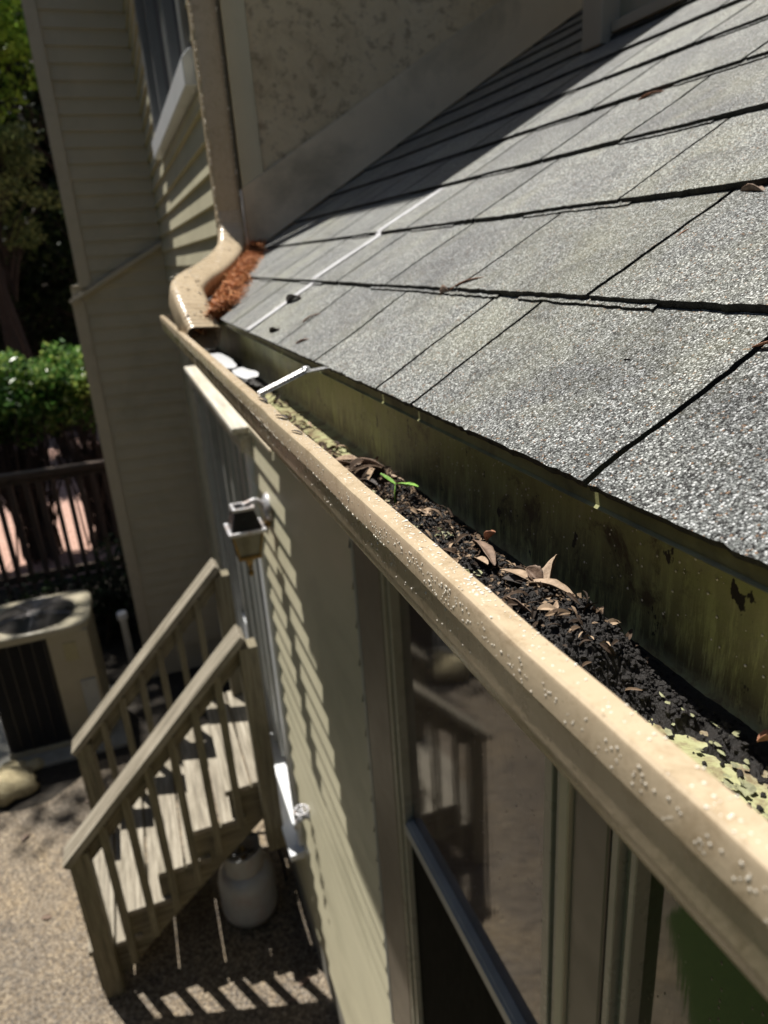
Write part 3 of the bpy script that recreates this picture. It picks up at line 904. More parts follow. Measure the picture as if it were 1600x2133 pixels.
# ================================================================= DOWNSPOUT
dsp = empty('downspout', (0.37, 2.32, 0.0), 'tan corrugated downspout bending down the corner into the gutter', 'downspout')
def rect_sweep(mb, pts, w_, h_, ridges=None, side0=Vector((1, 0, 0)), seg=5):
    """rounded-rectangle tube along pts; ridges: list of per-point scale"""
    prof = []
    r0 = 0.22
    for cx, cy, a0 in ((1, 1, 0), (-1, 1, 90), (-1, -1, 180), (1, -1, 270)):
        for q in range(seg + 1):
            a = R(a0 + 90 * q / seg)
            prof.append(((cx * (0.5 - r0) + r0 * math.cos(a)), (cy * (0.5 - r0) + r0 * math.sin(a))))
    n = len(prof); V = []; F = []
    side = side0
    for i, p in enumerate(pts):
        d = (pts[min(i + 1, len(pts) - 1)] - pts[max(i - 1, 0)]).normalized()
        side = (side - d * side.dot(d)).normalized()
        up = side.cross(d)
        k = ridges[i] if ridges else 1
        for (a, b) in prof:
            V.append(p + side * (a * w_ * k) + up * (b * h_ * k))
    for i in range(len(pts) - 1):
        for q in range(n):
            F.append((i * n + q, i * n + (q + 1) % n, (i + 1) * n + (q + 1) % n, (i + 1) * n + q))
    mb.add(V, F)
mb = MB(); rect_sweep(mb, [Vector((0.366, 2.335, z)) for z in frange(0.115, 2.75, 0.3)], 0.073, 0.058)
tag(mb.build('pipe', gut_m, dsp, smooth=True), 'straight vertical length of pipe')
ctrl = [Vector(v) for v in ((0.366, 2.335, 0.13), (0.364, 2.315, 0.075), (0.345, 2.25, 0.022), (0.298, 2.13, -0.012), (0.242, 1.99, -0.036), (0.190, 1.86, -0.052), (0.160, 1.775, -0.070), (0.157, 1.70, -0.096), (0.162, 1.645, -0.128), (0.167, 1.61, -0.153))]
def catmull(P, n):
    out = []
    for i in range(len(P) - 1):
        p0 = P[max(i - 1, 0)]; p1 = P[i]; p2 = P[i + 1]; p3 = P[min(i + 2, len(P) - 1)]
        for k in range(n):
            t_ = k / n
            out.append(0.5 * ((2 * p1) + (p2 - p0) * t_ + (2 * p0 - 5 * p1 + 4 * p2 - p3) * t_ * t_ + (3 * p1 - p0 - 3 * p2 + p3) * t_ ** 3))
    out.append(P[-1])
    return out
cp = catmull(ctrl, 14)
rg = []
for i in range(len(cp)):
    q = i / (len(cp) - 1)
    bendy = (0.05 < q < 0.32) or (0.58 < q < 0.97)
    rg.append(1.0 + (0.032 * math.sin(i * 1.9) if bendy else 0.0) + 0.0)
mb = MB(); rect_sweep(mb, cp, 0.076, 0.060, rg)
o = mb.build('elbow', gut_m, dsp, smooth=True)
md = o.modifiers.new('solid', 'SOLIDIFY'); md.thickness = 0.001
tag(o, 'corrugated elbow opening into the gutter')

# ================================================================= DEBRIS IN THE GUTTER
def soil_h(x, y):
    """surface height of the soil in the trough (negative when bare)"""
    f = 0.0
    def bump_(c, s): return math.exp(-((y - c) / s) ** 2)
    f = 0.014 + 0.019 * bump_(0.275, 0.035) + 0.008 * bump_(0.33, 0.06) + 0.010 * bump_(0.42, 0.07) + 0.008 * bump_(0.53, 0.06) + 0.009 * bump_(0.60, 0.04) + 0.012 * bump_(0.02, 0.09)
    if y > 0.66: f -= 0.022 * min(1, (y - 0.66) / 0.04)
    if y > 1.18: f += 0.016 * min(1, (y - 1.18) / 0.08)
    # bare strip along the front near the camera
    if y < 0.25: f -= 0.036 * max(0.0, min(1, (0.226 - x + 0.014 * noise.noise(Vector((x * 50, y * 50, 2))) + 0.006 * noise.noise(Vector((x * 160, y * 160, 2)))) / 0.020)) * min(1, (0.25 - y) / 0.05)
    f += 0.005 * noise.noise(Vector((x * 45, y * 45, 0))) + 0.0045 * noise.noise(Vector((x * 120, y * 120, 3))) + 0.004 * abs(noise.noise(Vector((x * 260, y * 260, 5)))) + 0.0018 * noise.noise(Vector((x * 700, y * 700, 8)))
    f += 0.008 * noise.noise(Vector((x * 34, y * 26, 9)))
    f *= 1 - 0.9 * max(0.0, min(1, (x - 0.203 - 0.012 * noise.noise(Vector((y * 30, 1, 4)))) / 0.03))
    return f
ZF = ZL - 0.08
mb = MB()
V = []; F = []
xs = frange(0.1525, 0.2395, 0.0011)
yy = frange(-0.15, 0.68, 0.0012)
for y in yy:
    for x in xs:
        V.append((x, y, ZF + soil_h(x, y)))
n = len(xs)
for j in range(len(yy) - 1):
    for i in range(n - 1):
        a = j * n + i
        q = (a, a + 1, a + n + 1, a + n)
        if max(V[k][2] for k in q) > ZF - 0.004: F.append(q)
mb.add(V, F)
V = []; F = []
yy = frange(1.16, YE - 0.002, 0.006); xs = frange(0.1525, 0.2395, 0.004)
for y in yy:
    for x in xs: V.append((x, y, ZF + soil_h(x, y)))
n = len(xs)
for j in range(len(yy) - 1):
    for i in range(n - 1):
        a = j * n + i
        F.append((a, a + 1, a + n + 1, a + n))
mb.add(V, F)
# crumbs
ico = [Vector(v) for v in ((0, 0, 1), (0.89, 0, 0.45), (0.28, 0.85, 0.45), (-0.72, 0.53, 0.45), (-0.72, -0.53, 0.45), (0.28, -0.85, 0.45),
                            (0.72, 0.53, -0.45), (-0.28, 0.85, -0.45), (-0.89, 0, -0.45), (-0.28, -0.85, -0.45), (0.72, -0.53, -0.45), (0, 0, -1))]
icof = [(0, 1, 2), (0, 2, 3), (0, 3, 4), (0, 4, 5), (0, 5, 1), (1, 6, 2), (2, 7, 3), (3, 8, 4), (4, 9, 5), (5, 10, 1),
        (6, 7, 2), (7, 8, 3), (8, 9, 4), (9, 10, 5), (10, 6, 1), (6, 11, 7), (7, 11, 8), (8, 11, 9), (9, 11, 10), (10, 11, 6)]
r2 = random.Random(3)
for k in range(16000):
    y = r2.uniform(0.12, 0.67) if k < 15000 else r2.uniform(-0.15, 0.1); x = r2.uniform(0.156, 0.238)
    hh = soil_h(x, y)
    if hh < 0.003 and (y > 0.25 or r2.random() > 0.07): continue
    hh = max(hh, 0.0005)
    r = r2.choice([0.0004, 0.0005, 0.0007, 0.0009, 0.0009, 0.0012, 0.0017])
    c = Vector((x, y, ZF + hh + r * 0.3))
    mb.add([c + Vector((v.x * r * r2.uniform(.5, 1.4), v.y * r * r2.uniform(.5, 1.4), v.z * r * r2.uniform(.5, 1.2))) for v in ico], icof)
tag(mb.build('soil', soil_m, fix=False), 'crumbly black soil lying along the inside of the gutter', 'soil', kind='stuff')

# fine litter: twiglets, broken leaf bits mixed in the soil
mb = MB()
for k in range(2600):
    yc = r2.choice([0.60, 0.62, 0.64, 0.58, 0.56, 0.53, 0.5, 0.38, 0.31, 0.45]) + r2.gauss(0, 0.028)
    x = min(0.232, max(0.15, r2.gauss(0.19, 0.018)))
    z = ZF + max(0, soil_h(x, yc)) + r2.uniform(0.0005, 0.004)
    L = r2.uniform(0.003, 0.016) if abs(yc - 0.61) < 0.06 else r2.uniform(0.0015, 0.005)
    a = r2.uniform(0, 6.28); el = r2.gauss(0, 0.35)
    d_ = Vector((math.cos(a) * math.cos(el), math.sin(a) * math.cos(el), math.sin(el)))
    wv = d_.cross(Vector((r2.gauss(0, .4), r2.gauss(0, .4), 1))).normalized() * r2.uniform(0.0003, 0.0016)
    p = Vector((x, yc, z))
    mb.t = r2.random()
    mid = Vector((0, 0, r2.uniform(0, 0.001)))
    mb.add([p - d_ * L / 2, p - wv + mid, p + d_ * L / 2, p + wv + mid], [(0, 1, 2, 3)])
for k in range(430):
    yc = r2.uniform(0.68, 1.16) if k > 260 else r2.choice([0.60, 0.64, 0.57, 0.52, 0.47, 0.40, 0.36, 0.30, 0.27]) + r2.gauss(0, 0.02)
    x = min(0.226, max(0.162, r2.gauss(0.192, 0.015)))
    z = ZF + max(0, soil_h(x, yc)) + r2.uniform(0.0, 0.004)
    L = r2.uniform(0.006, 0.02) * (1.3 if yc > 0.55 else 0.7); wd = L * r2.uniform(0.07, 0.2)
    a = r2.uniform(0, 6.28); el = r2.gauss(0, 0.4)
    d_ = Vector((math.cos(a) * math.cos(el), math.sin(a) * math.cos(el), math.sin(el)))
    sv = d_.cross(Vector((r2.gauss(0, .6), r2.gauss(0, .6), 1))).normalized()
    upv = sv.cross(d_)
    mb.t = min(1, abs(r2.gauss(0.45, 0.35)))
    V = []; F = []
    for i in range(6):
        u = i / 5
        c0 = Vector((x, yc, z)) + d_ * (L * (u - .5)) + upv * (L * 0.18 * math.sin(math.pi * u))
        ww = wd * math.sin(math.pi * (0.08 + 0.84 * u)) * r2.uniform(0.75, 1.1)
        V += [c0 - sv * ww + upv * ww * .5, c0, c0 + sv * ww + upv * ww * .5]
    for i in range(5):
        for j in (0, 1):
            q = i * 3 + j; F.append((q, q + 1, q + 4, q + 3))
    mb.add(V, F)
tag(mb.build('leaf_litter', leaf_material('litter_bits', [(0, (0.02, 0.014, 0.010)), (0.6, (0.09, 0.06, 0.04)), (0.85, (0.24, 0.17, 0.11)), (1, (0.38, 0.28, 0.19))], 0.7, 0.0), fix=False),
    'broken brown leaf crumbs scattered over the gutter soil', 'leaf litter', kind='stuff')

# dry leaves, each its own thing
def leaf(p0, p1, width, mat, label, group='dry leaves in the gutter', curl=0.25, roll=0.2, z0=None, name='dry_leaf', lift=0.0, cat='leaf', seed=1, arch=0.12, thick=0.0004):
    a = Vector(p0); b = Vector(p1)
    L = (b - a).length
    d_ = (b - a).normalized()
    sdv = d_.cross(Vector((0, 0, 1))).normalized()
    sdv = (sdv * math.cos(roll) + Vector((0, 0, 1)) * math.sin(roll)).normalized()
    up = sdv.cross(d_)
    if up.z < 0: up = -up
    n1, n2 = 18, 8
    mbl = MB(); V = []; F = []
    for i in range(n1 + 1):
        u = i / n1
        wd = width * (math.sin(math.pi * min(1, u * 0.97 + 0.015)) ** 0.75) * (1 - 0.25 * (u - 0.45)) * 0.5 + 0.0003
        wd *= 1 + 0.10 * noise.noise(Vector((u * 9, seed, 0)))
        for j in range(n2 + 1):
            v = j / n2 * 2 - 1
            p = a + d_ * (L * u) + sdv * (wd * v)
            h1 = 0.5 * arch * L * math.sin(math.pi * u) + curl * abs(v) ** 1.6 * wd - 0.12 * wd * math.exp(-(v * 6) ** 2)
            h1 += 0.05 * width * noise.noise(Vector((u * 5, v * 2, seed)))
            p += up * h1 + Vector((0, 0, lift))
            V.append(p)
    for i in range(n1):
        for j in range(n2):
            q = i * (n2 + 1) + j
            F.append((q, q + 1, q + n2 + 2, q + n2 + 1))
    mbl.add(V, F)
    o = mbl.build(name, mat, smooth=True)
    md = o.modifiers.new('solid', 'SOLIDIFY'); md.thickness = thick
    return tag(o, label, cat, group)
zt = -0.1885
leaf((0.191, 0.347, zt + .003), (0.199, 0.311, zt + .004), 0.0105, dl_tan, 'pale tan pointed oval leaf lying at the left of the leaf cluster', curl=0.2, seed=1)
leaf((0.192, 0.319, zt + .006), (0.209, 0.296, zt + .003), 0.010, dl_tan, 'light tan leaf lying crosswise on top of the leaf cluster', curl=0.4, seed=2, arch=0.2)
leaf((0.184, 0.312, zt + .003), (0.197, 0.309, zt + .005), 0.005, dl_tan, 'narrow tan leaf sliver under the crosswise leaf', curl=0.5, seed=3)
leaf((0.174, 0.314, zt - .003), (0.178, 0.284, zt + .003), 0.020, dl_brown, 'broad brown leaf leaning against the gutter lip', curl=0.5, roll=0.5, seed=4)
leaf((0.191, 0.294, zt + .004), (0.175, 0.270, zt), 0.015, dl_tan, 'veined tan leaf pointing down at the front of the cluster', curl=0.5, roll=-0.4, seed=5, arch=0.2)
leaf((0.203, 0.313, zt), (0.218, 0.328, zt + .014), 0.009, dl_tan, 'upright folded tan leaf tip at the back of the cluster', curl=1.0, roll=0.8, seed=6)
leaf((0.201, 0.318, zt + .002), (0.198, 0.330, zt + .009), 0.009, dl_brown, 'curled brown leaf scrap behind the crosswise leaf', curl=1.2, roll=0.4, seed=7)
leaf((0.199, 0.400, zt + .001), (0.189, 0.352, zt + .004), 0.009, dl_brown, 'long brown leaf lying alone left of the cluster', curl=0.4, roll=0.35, seed=8)
leaf((0.205, 0.392, zt + .002), (0.208, 0.385, zt + .010), 0.006, dl_rust, 'small reddish curled leaf tip behind the long brown leaf', curl=1.2, seed=9)
leaf((0.185, 0.374, zt), (0.187, 0.357, zt + .003), 0.007, dl_tan, 'tan leaf fragment in front of the long brown leaf', curl=0.6, seed=10)
leaf((0.194, 0.300, zt - .001), (0.190, 0.284, zt + .001), 0.006, dl_rust, 'rolled rust coloured bud scale below the leaf cluster', curl=1.5, roll=0.5, seed=11)
leaf((0.187, 0.281, zt - .003), (0.192, 0.267, zt - .003), 0.003, dl_rust, 'thin rust coloured pod on the black soil', curl=0.7, seed=12)
leaf((0.220, 0.181, -0.203), (0.228, 0.175, -0.200), 0.005, dl_rust, 'curled reddish leaf on the soil near the right edge', curl=1.2, roll=0.3, seed=13)
leaf((0.188, 0.482, zt - .002), (0.193, 0.458, zt), 0.007, dl_tan, 'flat tan leaf scrap beside the green seedling', curl=0.4, seed=14)
leaf((0.172, 0.665, zt - .006), (0.196, 0.60, zt - .002), 0.008, dl_brown, 'long twisted brown leaf across the far litter heap', curl=0.5, roll=0.4, seed=15, arch=0.05)
leaf((0.186, 0.640, zt - .004), (0.203, 0.585, zt + .004), 0.009, dl_brown, 'curled brown leaf standing on top of the far litter heap', curl=0.7, roll=0.7, seed=16, arch=0.08)
leaf((0.170, 0.615, zt - .006), (0.200, 0.618, zt + .002), 0.006, dl_brown, 'brown leaf lying across the middle of the litter heap', curl=0.5, seed=17, arch=0.04)
leaf((0.190, 0.60, zt - .002), (0.212, 0.56, zt - .004), 0.008, dl_tan, 'pale brown leaf at the near end of the litter heap', curl=0.5, roll=0.3, seed=18, arch=0.05)
leaf((0.176, 0.585, zt - .004), (0.186, 0.55, zt - .002), 0.006, dl_dark, 'blackened wet leaf in front of the litter heap', curl=0.7, seed=19)
leaf((0.178, 0.67, zt - .008), (0.192, 0.632, zt + .002), 0.010, dl_tan, 'wide tan leaf at the far end of the litter heap', curl=0.5, roll=-0.3, seed=20, arch=0.05)
leaf((0.196, 0.322, zt + .001), (0.186, 0.337, zt + .002), 0.007, dl_dark, 'dark wet leaf half hidden behind the tan oval leaf', curl=0.6, seed=21)
# leaves and bits on the roof
def on_roof(s, y, n=0.0085): return tuple(roof_pt(s, y, n))
RG = 'dry bits on the shingles'
leaf(on_roof(0.234, 0.286, .006), on_roof(0.243, 0.262, .006), 0.004, dl_rust, 'orange-brown leaf at the right edge of the shingles', RG, seed=31)
leaf(on_roof(0.338, 0.455, .005), on_roof(0.354, 0.452, .006), 0.0028, dl_rust, 'thin orange leaf lying beside a dark shingle joint', RG, seed=32)
leaf(on_roof(0.258, 0.722, .004), on_roof(0.262, 0.705, .007), 0.008, dl_brown, 'curled brown bud caught under a shingle edge', RG, curl=1.5, roll=0.5, seed=33)
leaf(on_roof(0.263, 0.700), on_roof(0.285, 0.66), 0.003, dl_rust, 'slim orange needle next to the brown bud', RG, seed=34)
leaf(on_roof(0.211, 0.364, .0035), on_roof(0.213, 0.357, .0035), 0.003, dl_dark, 'tiny dark speck of bark in the middle of a near shingle', RG, seed=35)
leaf(on_roof(0.404, 0.452, .003), on_roof(0.398, 0.425, .004), 0.007, dl_brown, 'brown leaf wedged under the shingle edge at the right', RG, curl=1.0, seed=36)
leaf(on_roof(0.133, 0.955, .0045), on_roof(0.149, 0.93, .0045), 0.005, dl_rust, 'faded orange scrap near the far eave edge', RG, seed=37)
leaf(on_roof(0.172, 1.045, .0045), on_roof(0.197, 1.02, .0045), 0.004, dl_rust, 'orange sliver in a joint above the far eave', RG, seed=38)
leaf(on_roof(0.680, 0.88, .0045), on_roof(0.686, 0.835, .0045), 0.006, dl_rust, 'long pale orange leaf high on the sunlit shingles', RG, seed=39)
leaf(on_roof(0.205, 1.26, .0055), on_roof(0.22, 1.21, .0065), 0.018, dl_dark, 'black leaf scrap lying across a far shingle joint', RG, curl=0.6, seed=40)
leaf(on_roof(0.136, 1.135, .0045), on_roof(0.146, 1.105, .0045), 0.012, dl_dark, 'small black clump close to the far eave edge', RG, curl=0.6, seed=41)
leaf((0.121, 0.642, ZL + .0015), (0.1275, 0.622, ZL + .0015), 0.004, dl_dark, 'black curled scrap stuck on the gutter lip', 'debris on the gutter lip', seed=42, lift=.0005)
leaf((0.120, 0.575, ZL + .001), (0.1255, 0.560, ZL + .001), 0.0025, dl_dark, 'thin black sliver on the gutter lip nearest the camera', 'debris on the gutter lip', seed=43, lift=.0005)
leaf((0.124, 0.745, ZL + .001), (0.1275, 0.715, ZL + .001), 0.004, dl_dark, 'dark scrap on the gutter lip below the bracket', 'debris on the gutter lip', seed=44, lift=.0005)

# seedling
sdl = empty('seedling', (0.186, 0.515, zt - .008), 'bright green seedling growing out of the gutter soil', 'seedling')
mb = MB(); mb.tube([(0.186, 0.515, zt - .008), (0.187, 0.517, zt + .002), (0.189, 0.519, zt + .010)], [0.0007, 0.0006, 0.0005], 6)
mb.build('stem', green_m, sdl, smooth=True)
for k, (q, w_) in enumerate((((0.201, 0.499, zt + .010), 0.0095), ((0.181, 0.532, zt + .016), 0.003))):
    lo = leaf((0.189, 0.519, zt + .009), q, w_, green_m, None, None, curl=0.3, arch=0.03, name='leaf', cat=None, seed=50 + k, thick=0.0003)
    for kk in ('label', 'category', 'group'):
        if kk in lo: del lo[kk]
    lo.parent = sdl; lo.location = WORLD[lo.name] - WORLD[sdl.name]
# flakes of green paint on the soil
def flakes(mb, x0, x1, y0, y1, n, r=0.004):
    for _ in range(n):
        x = r2.uniform(x0, x1); y = r2.uniform(y0, y1)
        z = ZF + max(0.0015, soil_h(x, y)) + 0.0010
        k = r2.randint(5, 8); rr_ = r * r2.uniform(0.5, 1.2)
        tx, ty = r2.gauss(0, .25), r2.gauss(0, .25)
        pts = []
        for q in range(k):
            a = 6.283 * q / k
            ra = rr_ * r2.uniform(0.5, 1.2)
            pts.append((x + ra * math.cos(a), y + ra * math.sin(a) * 1.6, z + tx * ra * math.cos(a) + ty * ra * math.sin(a)))
        c = (x, y, z + 0.0004)
        mb.t = r2.random()
        mb.add([c] + pts, [(0, 1 + q, 1 + (q + 1) % k) for q in range(k)])
mb = MB()
flakes(mb, 0.168, 0.186, 0.49, 0.57, 26, 0.0035)
flakes(mb, 0.172, 0.184, 0.44, 0.47, 10, 0.003)
flakes(mb, 0.180, 0.190, 0.415, 0.437, 12, 0.003)
flakes(mb, 0.174, 0.182, 0.35, 0.364, 5, 0.0022)
flakes(mb, 0.160, 0.172, 0.245, 0.262, 7, 0.0025)
flakes(mb, 0.19, 0.228, 0.11, 0.235, 90, 0.0016)
flakes(mb, 0.16, 0.2, 0.72, 0.95, 26, 0.005)
flakes(mb, 0.165, 0.21, 1.1, 1.25, 14, 0.006)
tag(mb.build('paint_flakes', flake_m, fix=False), 'yellow-green paint flakes peeling in the gutter bottom', 'paint flakes', kind='stuff')
# twiglets
for k, (a, b, lb) in enumerate((((0.196, 0.292, zt), (0.210, 0.285, zt + .008), 'hair-thin twig curving up beside the leaf cluster'),
                                ((0.190, 0.287, zt), (0.204, 0.272, zt + .003), 'hair-thin twig crossing the rust coloured pod'))):
    mb = MB(); a = Vector(a); b = Vector(b); m_ = (a + b) / 2 + Vector((0.002, -0.003, 0.002))
    mb.tube([a, m_, b], [0.0005, 0.0003, 0.0002], 5)
    tag(mb.build('twig', dl_brown, smooth=True), lb, 'twig', 'twigs in the gutter')

# pine needles heaped in the corner
mb = MB()
def needle(mb, p, L, a, el, wd, tone):
    d_ = Vector((math.cos(a) * math.cos(el), math.sin(a) * math.cos(el), math.sin(el)))
    sv = d_.cross(Vector((r2.gauss(0, .5), r2.gauss(0, .5), 1))).normalized() * wd
    mb.t = tone
    m_ = p + Vector((r2.gauss(0, .1), r2.gauss(0, .1), r2.gauss(0, .1))) * L * 0.4
    mb.add([p - d_ * L / 2 - sv, p - d_ * L / 2 + sv, m_ + sv * 1.2, p + d_ * L / 2, m_ - sv * 1.2], [(0, 1, 2, 4), (4, 2, 3)])
for k in range(8000):
    u = r2.random()
    y = 1.62 + 0.76 * u
    if y > 2.37: continue
    xr = 0.215 + (0.455 - 0.215) * ((y - 1.62) / 0.76) ** 1.0
    x = xr + r2.gauss(0, 0.021) - 0.018
    base = max(roof_z(x) + 0.004, -0.17)
    hgt = 0.038 * max(0, 1 - abs(x - xr + 0.012) / 0.075)
    z = base + r2.random() * hgt
    needle(mb, Vector((x, y, z)), r2.uniform(0.012, 0.045), r2.uniform(0, 6.28), r2.gauss(0, 0.35), r2.uniform(0.0006, 0.0017), r2.random())
# solid-looking core
V = []; F = []
nn_ = 40
for i in range(nn_ + 1):
    y = 1.63 + 0.74 * i / nn_
    xr = 0.208 + (0.45 - 0.208) * (i / nn_)
    for j in range(9):
        v = j / 8 * 2 - 1
        x = xr - 0.012 + v * 0.042
        V.append((x, y, max(roof_z(x), -0.19) - 0.004 + 0.026 * (1 - v * v) + 0.008 * noise.noise(Vector((x * 60, y * 60, 0)))))
for i in range(nn_):
    for j in range(8):
        a = i * 9 + j
        F.append((a, a + 1, a + 10, a + 9))
mb.t = 0.15
mb.add(V, F)
tag(mb.build('pine_needles', needle_m, fix=False), 'rust-red pine needles heaped between the downspout elbow and the shingles', 'pine needles', kind='stuff')

# puddles, their sky glare painted white
def puddle(cx, cy, rx, ry, z, label, seed):
    mb = MB(); n = 28
    pts = [(cx, cy, z + 0.0012)]
    for k in range(n):
        a = 6.283 * k / n
        q = 1 + 0.35 * noise.noise(Vector((math.cos(a) * 1.5, math.sin(a) * 1.5, seed)))
        pts.append((cx + rx * q * math.cos(a), cy + ry * q * math.sin(a), z))
    mb.add(pts, [(0, 1 + k, 1 + (k + 1) % n) for k in range(n)])
    tag(mb.build('puddle', puddle_m, smooth=True), label, 'puddle', 'puddles in the gutter')
puddle(0.176, 1.44, 0.022, 0.13, -0.182, 'puddle painted with white glare farther along the gutter towards the elbow', 1.0)
puddle(0.189, 1.25, 0.018, 0.075, -0.184, 'puddle painted with white glare in the gutter just beyond the bracket', 4.0)

# ---- water drops
hemi = []
def drop(mb, c, nrm, r, flat=0.55, stretch=None):
    nrm = Vector(nrm).normalized()
    u = nrm.orthogonal().normalized(); v = nrm.cross(u)
    V = []; F = []
    rings = ((1.0, 0.0), (0.86, 0.45), (0.5, 0.83))
    sg = 8
    for rr_, hh in rings:
        for k in range(sg):
            a = 6.283 * k / sg
            V.append(c + (u * math.cos(a) + v * math.sin(a)) * (r * rr_) + nrm * (r * hh * flat))
    V.append(c + nrm * r * flat)
    for i in range(2):
        for k in range(sg):
            F.append((i * sg + k, i * sg + (k + 1) % sg, (i + 1) * sg + (k + 1) % sg, (i + 1) * sg + k))
    for k in range(sg):
        F.append((2 * sg + k, 2 * sg + (k + 1) % sg, 3 * sg))
    F.append(tuple(range(sg - 1, -1, -1)))
    if stretch:
        for i in range(len(V)):
            d0 = V[i] - c
            V[i] = c + d0 + Vector(stretch) * d0.dot(Vector(stretch).normalized()) 
    mb.add(V, F)
mb = MB()
for k in range(1200):
    y = 0.24 + 1.9 * r2.random() ** 1.3
    w1, dent = wob(y)
    t_ = r2.random()
    if t_ < 0.45:
        drop(mb, Vector((0.118 + r2.random() * 0.010 + w1, y, ZL + 0.0003)), (0, 0, 1), r2.choice([0.0004, 0.0006, 0.0009]), 0.35)
    elif t_ < 0.8:
        drop(mb, Vector((0.1164 + w1, y, ZL - 0.004 - r2.random() * 0.010)), (-1, 0, 0.1), r2.choice([0.0004, 0.0005, 0.0008]), 0.5)
    else:
        z = r2.uniform(-0.031, -0.019)
        drop(mb, Vector((0.1186 + w1 * .35, y, ZL + z)), (-1, 0, 0), r2.choice([0.0004, 0.0006, 0.0009]), 0.5)
for k in range(420):      # faint small beads on the nearest stretch
    y = r2.uniform(0.03, 0.36); w1, dent = wob(y)
    if k % 2: drop(mb, Vector((0.1175 + r2.random() * 0.0105 + w1, y, ZL + 0.0003)), (0, 0, 1), r2.uniform(0.0003, 0.00065), 0.3)
    else: drop(mb, Vector((0.1163 + w1, y, ZL - 0.004 - r2.random() * 0.010)), (-1, 0, 0.1), r2.uniform(0.0003, 0.0006), 0.35)
for k in range(420):      # hanging bead line under the lip
    y = 0.34 + 1.6 * r2.random()
    w1, dent = wob(y)
    drop(mb, Vector((0.1170 + w1, y, ZL - 0.0155)), (-0.8, 0, -0.6), r2.choice([0.0007, 0.0010, 0.0013]), 0.8)
for k in range(500):      # back of the trough
    y = r2.uniform(0.1, 1.0)
    drop(mb, Vector((0.2403, y, ZL + r2.uniform(-0.05, 0.015))), (-1, 0, 0), r2.choice([0.0004, 0.0006, 0.0008]), 0.6)
for k in range(150):
    z = 0.1 + 1.1 * r2.random()
    drop(mb, Vector((0.331 if k % 3 else 0.402, 2.308 + r2.uniform(-.003, .003), z)), (-0.7, -0.7, 0), r2.uniform(0.0015, 0.0032), 0.6)
for k in range(160):      # elbow and downspout
    i = r2.randrange(10, len(cp) - 10)
    p = cp[i]
    drop(mb, p + Vector((r2.uniform(-0.035, 0.03), r2.uniform(-0.02, 0.02), 0.036)), (0, 0, 1), r2.uniform(0.001, 0.003), 0.4)
tag(mb.build('water_drops', water_m, smooth=True, fix=False), 'water beads on the gutter lip and elbow, their glint painted pale', 'water drops', kind='stuff')
mb = MB()  # thin strip in pale paint, standing for the sheen of wet shingles
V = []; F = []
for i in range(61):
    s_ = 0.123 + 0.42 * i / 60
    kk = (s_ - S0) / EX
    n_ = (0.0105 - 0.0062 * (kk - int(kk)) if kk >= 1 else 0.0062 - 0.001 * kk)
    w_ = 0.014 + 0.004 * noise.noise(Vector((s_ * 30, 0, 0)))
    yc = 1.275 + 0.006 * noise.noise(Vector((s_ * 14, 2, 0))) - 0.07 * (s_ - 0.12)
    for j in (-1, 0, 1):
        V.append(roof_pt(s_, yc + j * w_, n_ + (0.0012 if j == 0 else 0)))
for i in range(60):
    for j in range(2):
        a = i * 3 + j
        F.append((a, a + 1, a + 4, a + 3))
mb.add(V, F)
tag(mb.build('wet_sheen_streak', plain('pale_sheen_paint', (0.66, 0.66, 0.68), 0.25, 0.15, 60, 0.4, 200, 0.002), smooth=True), 'wet streak running up the far shingles, its sheen painted pale', 'streak', kind='stuff')
mb = MB()
mb.lathe([(0.001, 0), (0.012, 0.002), (0.014, 0.012), (0.008, 0.02), (0.001, 0.022)], (0.425, 2.365, 0.012), 14)
mb.tube([(0.421, 2.372, 0.02), (0.42, 2.374, 0.09), (0.42, 2.374, 0.2)], [0.004, 0.0025, 0.003], 8)
tag(mb.build('caulk_bead', caulk_m, smooth=True), 'white caulk bead at the foot of the stucco wall corner', 'caulk')

# ================================================================= WALL LANTERN
lan = empty('wall_lantern', (XW, 2.45, -0.86), 'black and brass carriage lantern on the siding beside the door', 'wall lamp')
mb = MB()
mb.lathe([(0.002, 0.0), (0.052, 0.0), (0.055, 0.006), (0.045, 0.016), (0.024, 0.022), (0.002, 0.024)], (XW - 0.012, 2.45, -0.85), 28, (-1, 0, 0))
tag(mb.build('back_plate', lwhite_m, lan, smooth=True), 'weathered whitish back plate with a rust spot')
mb = MB()
mb.tube(catmull([Vector(v) for v in ((0.385, 2.45, -0.855), (0.372, 2.45, -0.83), (0.35, 2.45, -0.815), (0.325, 2.45, -0.82), (0.302, 2.45, -0.83))], 5), 0.0085, 10)
mb.build('arm', lwhite_m, lan, smooth=True)
mb = MB(); mb.lathe([(0.002, 0), (0.014, 0.004), (0.018, 0.018), (0.010, 0.034), (0.016, 0.044), (0.002, 0.05)], (0.388, 2.45, -0.925), 16)
mb.build('knob', brass_m, lan, smooth=True)
def frust(mb, c, h0, a0, h1, a1):
    V = []
    for hh, a in ((h0, a0), (h1, a1)):
        for i, j in ((-1, -1), (1, -1), (1, 1), (-1, 1)):
            V.append((c[0] + i * a, c[1] + j * a, hh))
    mb.add(V, [(3, 2, 1, 0), (4, 5, 6, 7), (0, 1, 5, 4), (1, 2, 6, 5), (2, 3, 7, 6), (3, 0, 4, 7)])
LC = (0.300, 2.45)
mb = MB(); frust(mb, LC, -0.905, 0.056, -0.838, 0.036)
lc = mb.build('cap', ltop_m, lan, bevel=0.003)
